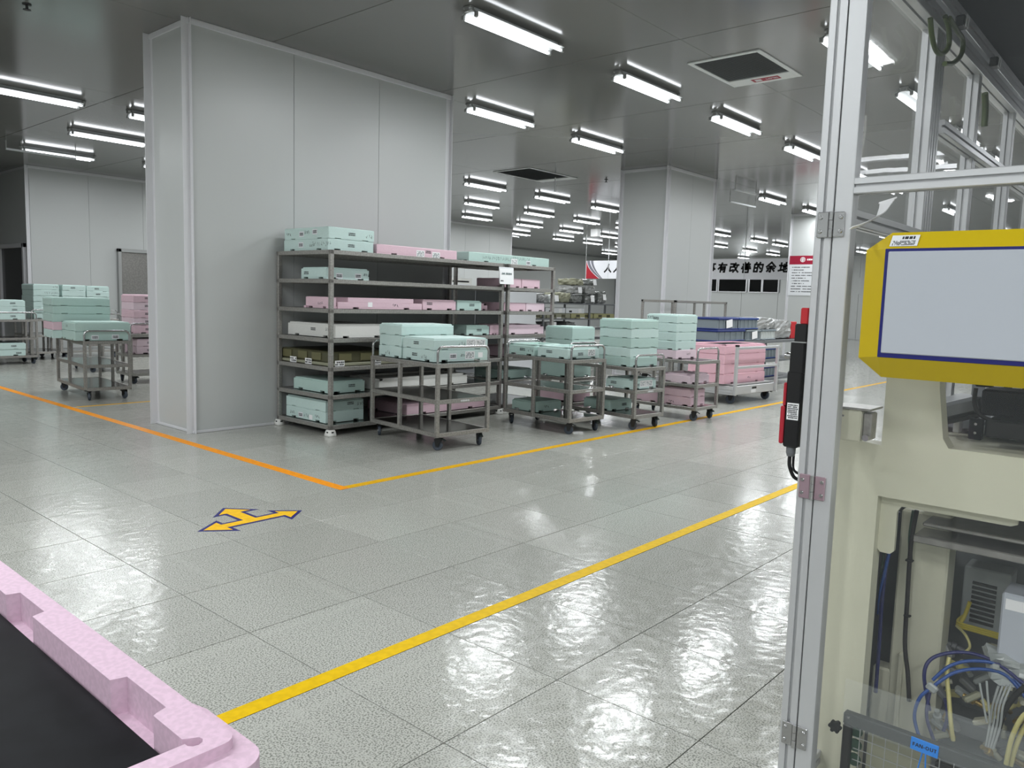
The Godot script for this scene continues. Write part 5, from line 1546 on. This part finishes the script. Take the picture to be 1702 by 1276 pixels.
	part("tray_shelf", m.done(), M.stainless_sheet, f)
	# the cream bracket box at the post
	var bb := thing("bracket_box", "small cream box with a polished top behind the door's left stile", "box", Vector3(0.55, 1.085, 2.825))
	part("body", bx(Vector3(0.06, 0.088, 0.080), 0.004), M.cream, bb, Vector3(0, 0.045, -0.004))
	part("lid", bx(Vector3(0.11, 0.006, 0.105), 0.002), M.stainless, bb, Vector3(0.022, 0.092, 0.008))
	part("side_plate", bx(Vector3(0.05, 0.075, 0.022), 0.003), M.stainless, bb, Vector3(0.01, 0.045, 0.048))
	m = MB.new()
	m.cyl(Vector3(-0.015, 0.015, 0.05), Vector3(-0.03, 0.015, 0.05), 0.009, 12)
	m.cyl(Vector3(-0.028, 0.07, -0.012), Vector3(-0.031, 0.07, -0.012), 0.003, 8)
	part("bolts", m.done(), M.chrome, bb)

	# devices on the frame's beam
	var pr := thing("feeder_unit", "tilted grey feeder unit with a black edge beneath the operator panel", "feeder", Vector3(0.95, 1.10, 2.975))
	m = MB.new()
	m.box(Vector3(0.0, 0.06, 0.03), Vector3(0.10, 0.05, 0.11), 0.01, Basis(Vector3(1, 0, 0), -0.35) * Basis(Vector3(0, 1, 0), 0.4))
	part("hood", m.done(), M.machine_grey, pr)
	m = MB.new()
	m.box(Vector3(-0.03, 0.035, 0.05), Vector3(0.06, 0.014, 0.10), 0.004, Basis(Vector3(1, 0, 0), -0.35) * Basis(Vector3(0, 1, 0), 0.4))
	part("edge", m.done(), M.black_metal, pr)
	for z in [-0.01, 0.03, 0.075]:
		part("stand", bx(Vector3(0.03, 0.07, 0.02), 0.003), M.anodised, pr, Vector3(0.02, 0.02, z))
	var cm := thing("camera_unit", "black camera unit with cables at the photo's right edge", "camera unit", Vector3(0.90, 1.09, 3.15))
	part("body", bx(Vector3(0.12, 0.075, 0.30), 0.006), M.machine_dark, cm, Vector3(0.02, 0.105, 0.08))
	part("base", bx(Vector3(0.14, 0.05, 0.28), 0.005), M.black_metal, cm, Vector3(0.0, 0.035, 0.09))
	part("plate", bx(Vector3(0.02, 0.06, 0.035), 0.003), M.machine_dark, cm, Vector3(-0.07, 0.03, -0.07))
	m = MB.new()
	for y in [0.02, 0.045]:
		m.cyl(Vector3(-0.08, y, -0.07), Vector3(-0.084, y, -0.07), 0.004, 8)
	part("screws", m.done(), M.chrome, cm)
	hose("cable", [Vector3(0.8400, 1.2350, 3.0680), Vector3(0.8400, 1.1910, 3.0680), Vector3(0.8400, 1.1620, 3.0830), Vector3(0.8400, 1.1480, 3.1110), Vector3(0.8600, 1.1450, 3.1310)], 0.006, "black_rubber", cm)
	var ms := thing("guide_columns", "bright metal guide columns standing on the machine's beam", "guide columns", Vector3(1.05, 1.086, 3.07))
	for z in [0.0, 0.05, 0.13, 0.25]:
		part("column", bx(Vector3(0.03, 0.34, 0.024), 0.004), M.anodised, ms, Vector3(0.12, 0.17, z))
	part("base", bx(Vector3(0.2, 0.02, 0.36), 0.004), M.galvanised, ms, Vector3(0.05, 0.01, 0.14))

	var sg := thing("motion_stage", "black motion stage with rails and bolts across the machine's rear table", "stage", Vector3(1.35, 1.086, 3.0))
	part("table", bx(Vector3(0.9, 0.03, 1.1), 0.004), M.machine_grey, sg, Vector3(0.15, 0.015, 0.35))
	part("back_wall", bx(Vector3(0.03, 0.62, 1.0), 0.004), M.machine_grey, sg, Vector3(0.55, 0.34, 0.36))
	for y in [0.06, 0.13]:
		part("rail", bx(Vector3(0.06, 0.035, 0.7), 0.006), M.black_metal, sg, Vector3(0.02, y, 0.32))
	for k2 in 3:
		part("carriage", bx(Vector3(0.12, 0.12, 0.12), 0.01), M.black_metal, sg, Vector3(-0.02, 0.1, 0.1 + k2 * 0.2))
		part("cover_plate", bx(Vector3(0.01, 0.05, 0.07), 0.003), M.dark_steel, sg, Vector3(-0.085, 0.11, 0.1 + k2 * 0.2))
	for x2 in [0.12, 0.26]:
		for z2 in [0.0, 0.3, 0.6]:
			part("column", bx(Vector3(0.035, 0.55, 0.035), 0.005), M.anodised, sg, Vector3(x2, 0.30, z2))

	# power supply, pale wrapped box and the plumbing in the opening
	var ps := thing("power_supply", "grey power supply with eight vent slots inside the machine's opening", "power supply", Vector3(1.1000, 0.5390, 3.1300) + Vector3(0.05, 0, -0.03))
	part("body", bx(Vector3(0.10, 0.21, 0.13), 0.004), M.psu_grey, ps)
	for i in 9:
		part("vent", bx(Vector3(0.004, 0.010, 0.068), 0.001), M.black_metal, ps, Vector3(-0.0505, 0.055 - i * 0.0155, -0.005), Basis(Vector3(1, 0, 0), 0.03))
	var wb := thing("pale_box", "pale grey box wrapped in clear film at the photo's right edge", "box", Vector3(0.8000, 0.5650, 3.2510) + Vector3(0.06, -0.018, -0.005))
	part("body", bx(Vector3(0.12, 0.20, 0.12), 0.005), M.screen_blank, wb, Vector3(0, 0.03, 0.0))
	part("label", bx(Vector3(0.001, 0.03, 0.05)), M.paper_bright, wb, Vector3(-0.061, 0.1, -0.025))
	part("film_wrap", lump(0.12, 0.085, 0.15, 61), M.hose_clear, wb, Vector3(-0.02, -0.085, -0.01))
	var hb := thing("blue_hoses", "bundle of blue and navy air hoses looping in the machine's opening", "hoses", Vector3(0.8000, 0.3580, 3.1130))
	hose("hose", [Vector3(0.7400, 0.3000, 3.0450), Vector3(0.7400, 0.4020, 3.0230), Vector3(0.7600, 0.4520, 3.0400), Vector3(0.8000, 0.4750, 3.1040), Vector3(0.8000, 0.4750, 3.1790), Vector3(0.7800, 0.4440, 3.2570)], 0.0052, "hose_navy", hb)
	hose("hose", [Vector3(0.7400, 0.3920, 3.0460), Vector3(0.7600, 0.4420, 3.0840), Vector3(0.7800, 0.4680, 3.1390), Vector3(0.8000, 0.4650, 3.2020), Vector3(0.7800, 0.4210, 3.2660)], 0.005, "hose_blue", hb)
	hose("hose", [Vector3(0.7200, 0.3710, 3.0440), Vector3(0.7500, 0.4270, 3.0950), Vector3(0.7800, 0.4490, 3.1550), Vector3(0.7900, 0.4480, 3.2150), Vector3(0.7800, 0.4050, 3.2670)], 0.005, "hose_blue", hb)
	hose("hose", [Vector3(0.7200, 0.3900, 3.0600), Vector3(0.7000, 0.3490, 3.0270), Vector3(0.7000, 0.2870, 3.0160), Vector3(0.7000, 0.2290, 3.0330)], 0.005, "hose_blue", hb)
	hose("hose", [Vector3(0.7400, 0.3540, 3.0410), Vector3(0.7200, 0.2890, 3.0430), Vector3(0.7200, 0.2260, 3.0670)], 0.005, "hose_navy", hb)
	hose("hose", [Vector3(0.7600, 0.3410, 3.0770), Vector3(0.7600, 0.2910, 3.0880), Vector3(0.7500, 0.2470, 3.0830)], 0.005, "hose_navy", hb)
	m = MB.new()
	m.box(Vector3(0.7100, 0.3820, 3.0520) - hb.position, Vector3(0.014, 0.022, 0.03), 0.004, Basis(Vector3(1, 0, 0), 0.5))
	m.box(Vector3(0.7700, 0.4720, 3.1920) - hb.position, Vector3(0.014, 0.014, 0.018), 0.003)
	part("coupling", m.done(), M.hose_clear, hb)
	var hy := thing("yellow_hoses", "yellow and cream hoses and cables lying in the machine's opening", "hoses", Vector3(0.9000, 0.4530, 3.1170))
	for i in 3:
		hose("hose", [Vector3(1.0000, 0.4990, 3.0580) + Vector3(0.008 * i, 0.004 * i, 0), Vector3(0.9800, 0.4840, 3.0530) + Vector3(0, 0.006 * i, 0), Vector3(0.9600, 0.4880, 3.1110) + Vector3(0, 0.006 * i, 0), Vector3(0.9400, 0.4930, 3.1760) + Vector3(0, 0.006 * i, 0), Vector3(0.9400, 0.4860, 3.2300) + Vector3(0, 0.006 * i, 0)], 0.0045, "hose_yellow", hy)
	hose("hose", [Vector3(1.0000, 0.5620, 3.0760), Vector3(1.0000, 0.5170, 3.0660), Vector3(0.9800, 0.4930, 3.0590)], 0.006, "hose_yellow", hy)
	hose("hose", [Vector3(0.7800, 0.4570, 3.0750), Vector3(0.7600, 0.4140, 3.0770), Vector3(0.7400, 0.3540, 3.0910), Vector3(0.7200, 0.2950, 3.1050), Vector3(0.7200, 0.2450, 3.1150)], 0.006, "hose_cream", hy)
	hose("hose", [Vector3(0.9500, 0.4940, 3.0550), Vector3(0.9000, 0.4910, 3.0900), Vector3(0.8800, 0.4660, 3.1070), Vector3(0.8600, 0.4480, 3.0940)], 0.004, "hose_cream", hy)
	hose("hose", [Vector3(0.6600, 0.2600, 3.2520), Vector3(0.6600, 0.3390, 3.2590), Vector3(0.6600, 0.4050, 3.2780), Vector3(0.6600, 0.4300, 3.3020)], 0.006, "hose_cream", hy)
	hose("hose", [Vector3(0.6700, 0.2560, 3.2610), Vector3(0.6700, 0.3220, 3.2700), Vector3(0.6700, 0.3780, 3.2850), Vector3(0.6700, 0.4080, 3.3050)], 0.006, "hose_cream", hy)
	var vb := thing("valve_block", "cluttered brass and plastic valve block low in the machine's opening", "valve block", Vector3(0.9000, 0.3100, 3.1600))
	rng.seed = 77
	var kinds := ["brass", "olive_pale", "cream", "hose_clear", "hose_cream", "machine_grey", "galvanised"]
	for i in 60:
		var at := Vector3(rng.randf_range(-0.10, 0.10), rng.randf_range(-0.12, 0.15), rng.randf_range(-0.14, 0.16))
		if rng.randf() < 0.5:
			part("fitting", bx(Vector3(0.03, 0.016, 0.05), 0.004), M[kinds[i % 7]], vb, at, Basis(Vector3(1, 0, 0), rng.randf_range(-0.9, 0.9)) * Basis(Vector3(0, 1, 0), rng.randf_range(-0.6, 0.6)))
		else:
			if not meshes.has("fitting"):
				m = MB.new()
				m.lathe([Vector2(0, -0.028), Vector2(0.008, -0.028), Vector2(0.008, -0.006), Vector2(0.012, -0.004), Vector2(0.012, 0.008), Vector2(0.007, 0.01), Vector2(0.007, 0.028), Vector2(0, 0.028)], 10)
				meshes.fitting = m.done()
			part("fitting", meshes.fitting, M[kinds[(i + 3) % 7]], vb, at, Basis(Vector3(1, 0, 0), rng.randf_range(-1.4, 1.4)) * Basis(Vector3(0, 0, 1), rng.randf_range(-0.8, 0.8)))
	part("manifold", bx(Vector3(0.10, 0.05, 0.34), 0.005), M.machine_grey, vb, Vector3(0.06, -0.11, 0.01))
	for i in 4:
		hose("clear_tube", [Vector3(0.7400, 0.4320, 3.2070) + Vector3(0.004 * i, 0.003 * i, 0.009 * i), Vector3(0.7400, 0.3760, 3.1980) + Vector3(0, 0.002 * i, 0.008 * i), Vector3(0.7400, 0.3230, 3.1960) + Vector3(0.0, 0, 0.008 * i), Vector3(0.7200, 0.2600, 3.1940) + Vector3(0.0, 0, 0.006 * i)], 0.0032, "hose_clear", vb)
	hose("clear_tube", [Vector3(0.7200, 0.4330, 3.1650), Vector3(0.7200, 0.3850, 3.1770), Vector3(0.7200, 0.3290, 3.1910)], 0.003, "hose_clear", vb)
	hose("clear_tube", [Vector3(0.7200, 0.4440, 3.1810), Vector3(0.7200, 0.3980, 3.1880), Vector3(0.7200, 0.3330, 3.1990)], 0.003, "hose_clear", vb)
	hose("drain_hose", [Vector3(0.7800, 0.4380, 3.2640), Vector3(0.7700, 0.4020, 3.2410), Vector3(0.7600, 0.3520, 3.2220), Vector3(0.7500, 0.2730, 3.2120)], 0.008, "black_rubber", vb)
	var cb := thing("cable_loom", "dark cable loom tied down the machine's cream upright", "cable", Vector3(0.8000, 0.5820, 2.9510))
	hose("cable", [Vector3(0.8200, 0.8580, 2.9480), Vector3(0.8200, 0.7790, 2.9410), Vector3(0.8200, 0.7010, 2.9400), Vector3(0.8200, 0.5740, 2.9430), Vector3(0.8200, 0.4430, 2.9470), Vector3(0.8200, 0.3520, 2.9620), Vector3(0.8200, 0.2700, 2.9720)], 0.0065, "cable_brown", cb)
	hose("cable", [Vector3(0.8250, 0.8550, 2.9390), Vector3(0.8250, 0.7770, 2.9350), Vector3(0.8250, 0.7040, 2.9410)], 0.006, "hose_green", cb)
	for y in [932, 1022]:
		pass
	m = MB.new()
	m.box(Vector3(0.8150, 0.7040, 2.9410) - cb.position, Vector3(0.016, 0.006, 0.022), 0.002)
	m.box(Vector3(0.8150, 0.5340, 2.9480) - cb.position, Vector3(0.016, 0.005, 0.020), 0.002)
	part("tie", m.done(), M.black_rubber, cb)
	cb = thing("hose_loom", "blue and black hoses tied behind the machine's front leg", "hoses", Vector3(0.7800, 0.5680, 2.8820))
	hose("hose", [Vector3(0.8200, 0.8440, 2.8970), Vector3(0.8200, 0.7490, 2.8890), Vector3(0.8000, 0.6760, 2.8820), Vector3(0.8000, 0.5610, 2.8780), Vector3(0.8000, 0.4270, 2.8800), Vector3(0.8000, 0.2720, 2.8810)], 0.006, "hose_navy", cb)
	hose("hose", [Vector3(0.7800, 0.7300, 2.8920), Vector3(0.7900, 0.6690, 2.8820), Vector3(0.8000, 0.5880, 2.8710), Vector3(0.8100, 0.5170, 2.8680)], 0.005, "hose_blue", cb)
	hose("hose", [Vector3(0.7900, 0.7240, 2.8760), Vector3(0.8000, 0.6640, 2.8700), Vector3(0.8100, 0.5740, 2.8660)], 0.004, "hose_green", cb)

	# the fan guard at the foot with its tag
	var fg := thing("fan_guard", "dark framed wire fan guard with a clear plate at the machine's foot", "fan guard", Vector3(0.50, 0.0, 2.885))
	part("top_bar", bx(Vector3(0.025, 0.034, 0.62), 0.003), M.dark_steel, fg, Vector3(0, 0.316, 0.31))
	m = MB.new()
	m.span(Vector3(-0.012, 0.02, 0.0), Vector3(0.012, 0.298, 0.022), 0.003)
	m.span(Vector3(-0.012, 0.02, 0.60), Vector3(0.012, 0.298, 0.62), 0.003)
	m.span(Vector3(-0.012, 0.0, 0.0), Vector3(0.012, 0.02, 0.62), 0.003)
	part("side_bar", m.done(), M.black_metal, fg)
	for y in [0.28, 0.238, 0.196]:
		m = MB.new()
		m.cyl(Vector3(0.008, y, 0.03), Vector3(0.014, y, 0.03), 0.018, 16)
		part("fan_hole", m.done(), M.hose_green, fg)
	m = MB.new()
	for i in 17:
		m.bar(Vector3(-0.004, 0.298, 0.045 + i * 0.033), Vector3(-0.004, 0.02, 0.045 + i * 0.033), 0.002, 0.002, Vector3(1, 0, 0))
	for i in 8:
		m.bar(Vector3(-0.006, 0.27 - i * 0.033, 0.03), Vector3(-0.006, 0.27 - i * 0.033, 0.60), 0.002, 0.002)
	part("wire_mesh", m.done(), M.galvanised, fg)
	part("fan_plate", bx(Vector3(0.02, 0.24, 0.16), 0.003), M.olive_pale, fg, Vector3(0.06, 0.15, 0.13))
	part("fan_plate", bx(Vector3(0.02, 0.24, 0.36), 0.003), M.black_metal, fg, Vector3(0.07, 0.13, 0.40))
	part("clear_plate", bx(Vector3(0.003, 0.135, 0.60), 0.0), M.film, fg, Vector3(-0.016, 0.365, 0.30))
	part("screw", bx(Vector3(0.003, 0.006, 0.006), 0.001), M.chrome, fg, Vector3(-0.0138, 0.322, 0.014))
	m = MB.new()
	m.lathe([Vector2(0, -0.016), Vector2(0.007, -0.016), Vector2(0.008, 0.0), Vector2(0.014, 0.004), Vector2(0.014, 0.016), Vector2(0, 0.018)], 7, Transform3D(Basis(Vector3(0, 0, 1), PI / 2), Vector3(-0.02, 0.292, -0.014)))
	for i in 6:
		m.cyl(Vector3(-0.026, 0.292 + sin(i * TAU / 6) * 0.013, -0.014 + cos(i * TAU / 6) * 0.013), Vector3(-0.036, 0.292 + sin(i * TAU / 6) * 0.013, -0.014 + cos(i * TAU / 6) * 0.013), 0.005, 8)
	part("star_knob", m.done(), M.black_rubber, fg)
	var tg := thing("cable_tag", "blue plastic tag reading FAN-OUT tied to the fan guard", "tag", Vector3(0.482, 0.318, 3.093))
	part("plate", bx(Vector3(0.003, 0.034, 0.066), 0.001), M.tag_blue, tg, Vector3.ZERO, Basis(Vector3(1, 0, 0), 0.03))
	var tm := TextMesh.new()
	var fnt := SystemFont.new()
	fnt.font_names = PackedStringArray(["Droid Sans"])
	fnt.font_weight = 700
	tm.font = fnt
	tm.text = "FAN-OUT"
	tm.font_size = 32
	tm.pixel_size = 0.00042
	tm.depth = 0.0006
	part("lettering", tm, M.ink_black, tg, Vector3(-0.0018, 0.0, 0.0), FACE_NX)
	m = MB.new()
	m.bar(Vector3(0.0, -0.017, -0.004), Vector3(0.004, -0.065, -0.012), 0.003, 0.002)
	m.bar(Vector3(0.0, -0.017, 0.004), Vector3(0.004, -0.065, 0.006), 0.003, 0.002)
	part("tie", m.done(), M.tag_blue, tg)

	# slack tubes hanging inside the enclosure's top corner and the loose paper strip
	var tb := thing("olive_tubes", "olive green tubes looping from the enclosure's top beam", "tubes", Vector3(1.1550, 2.3220, 2.8400))
	hose("tube", [Vector3(0.9820, 2.3310, 2.8300), Vector3(1.0170, 2.2880, 2.8300), Vector3(1.0770, 2.2600, 2.8300), Vector3(1.1570, 2.2700, 2.8300), Vector3(1.2210, 2.3110, 2.8300), Vector3(1.2050, 2.3550, 2.8300), Vector3(1.1480, 2.3820, 2.8300)], 0.008, "olive_tube", tb)
	hose("tube", [Vector3(1.1590, 2.3780, 2.8400), Vector3(1.2600, 2.3680, 2.8400), Vector3(1.3490, 2.3600, 2.8400), Vector3(1.3490, 2.3140, 2.8400), Vector3(1.2570, 2.2640, 2.8400), Vector3(1.1480, 2.2350, 2.8400)], 0.008, "olive_tube", tb)
	hose("tube", [Vector3(1.8470, 2.2930, 2.8200), Vector3(1.8810, 2.2430, 2.8200), Vector3(1.8890, 2.1760, 2.8200)], 0.012, "olive_tube", tb)
	var st := thing("paper_strip", "loose white paper strip hanging inside the enclosure above the operator panel", "paper strip", Vector3(0.5080, 1.7070, 2.8600))
	m = MB.new()
	var line := bez([Vector3(0.6080, 1.7470, 2.8600), Vector3(0.5820, 1.7230, 2.8600), Vector3(0.5460, 1.6990, 2.8600), Vector3(0.4800, 1.6800, 2.8600), Vector3(0.3980, 1.6600, 2.8600), Vector3(0.3290, 1.6470, 2.8600)], 4)
	for i in line.size() - 1:
		var wd: float = lerpf(0.05, 0.008, sqrt(float(i) / line.size()))
		m.bar(line[i] - st.position, line[i + 1] - st.position, 0.002, wd, Vector3(0.3, 0.6, 0.7).normalized())
	part("strip", m.done(), M.paper_bright, st)

# ---------------------------------------------------------------- assembly
func _ready():
	rng.seed = 4
	var cam := Camera3D.new()
	cam.name = "camera"
	cam.position = CAM_POS
	cam.rotation = CAM_ROT
	cam.fov = 52.192
	cam.near = 0.05
	cam.far = 120.0
	add_child(cam)
	cam.current = true
	var we := WorldEnvironment.new()
	we.name = "environment"
	var env := Environment.new()
	env.background_mode = Environment.BG_COLOR
	env.background_color = Color(0.0, 0.0, 0.0)
	env.ambient_light_source = Environment.AMBIENT_SOURCE_DISABLED
	env.tonemap_mode = Environment.TONE_MAPPER_LINEAR
	env.tonemap_exposure = 1.0
	env.sdfgi_enabled = true
	env.ssao_enabled = true
	env.ssil_enabled = true
	we.environment = env
	add_child(we)
	make_materials()
	mat("hinge_film", Color(0.72, 0.62, 0.66), 0.2, 0.6)
	build_lamps()
	build_room()
	build_rack()
	build_trolleys()
	build_left_group()
	build_far_goods()
	build_machine()
	build_tray()
	build_signs()
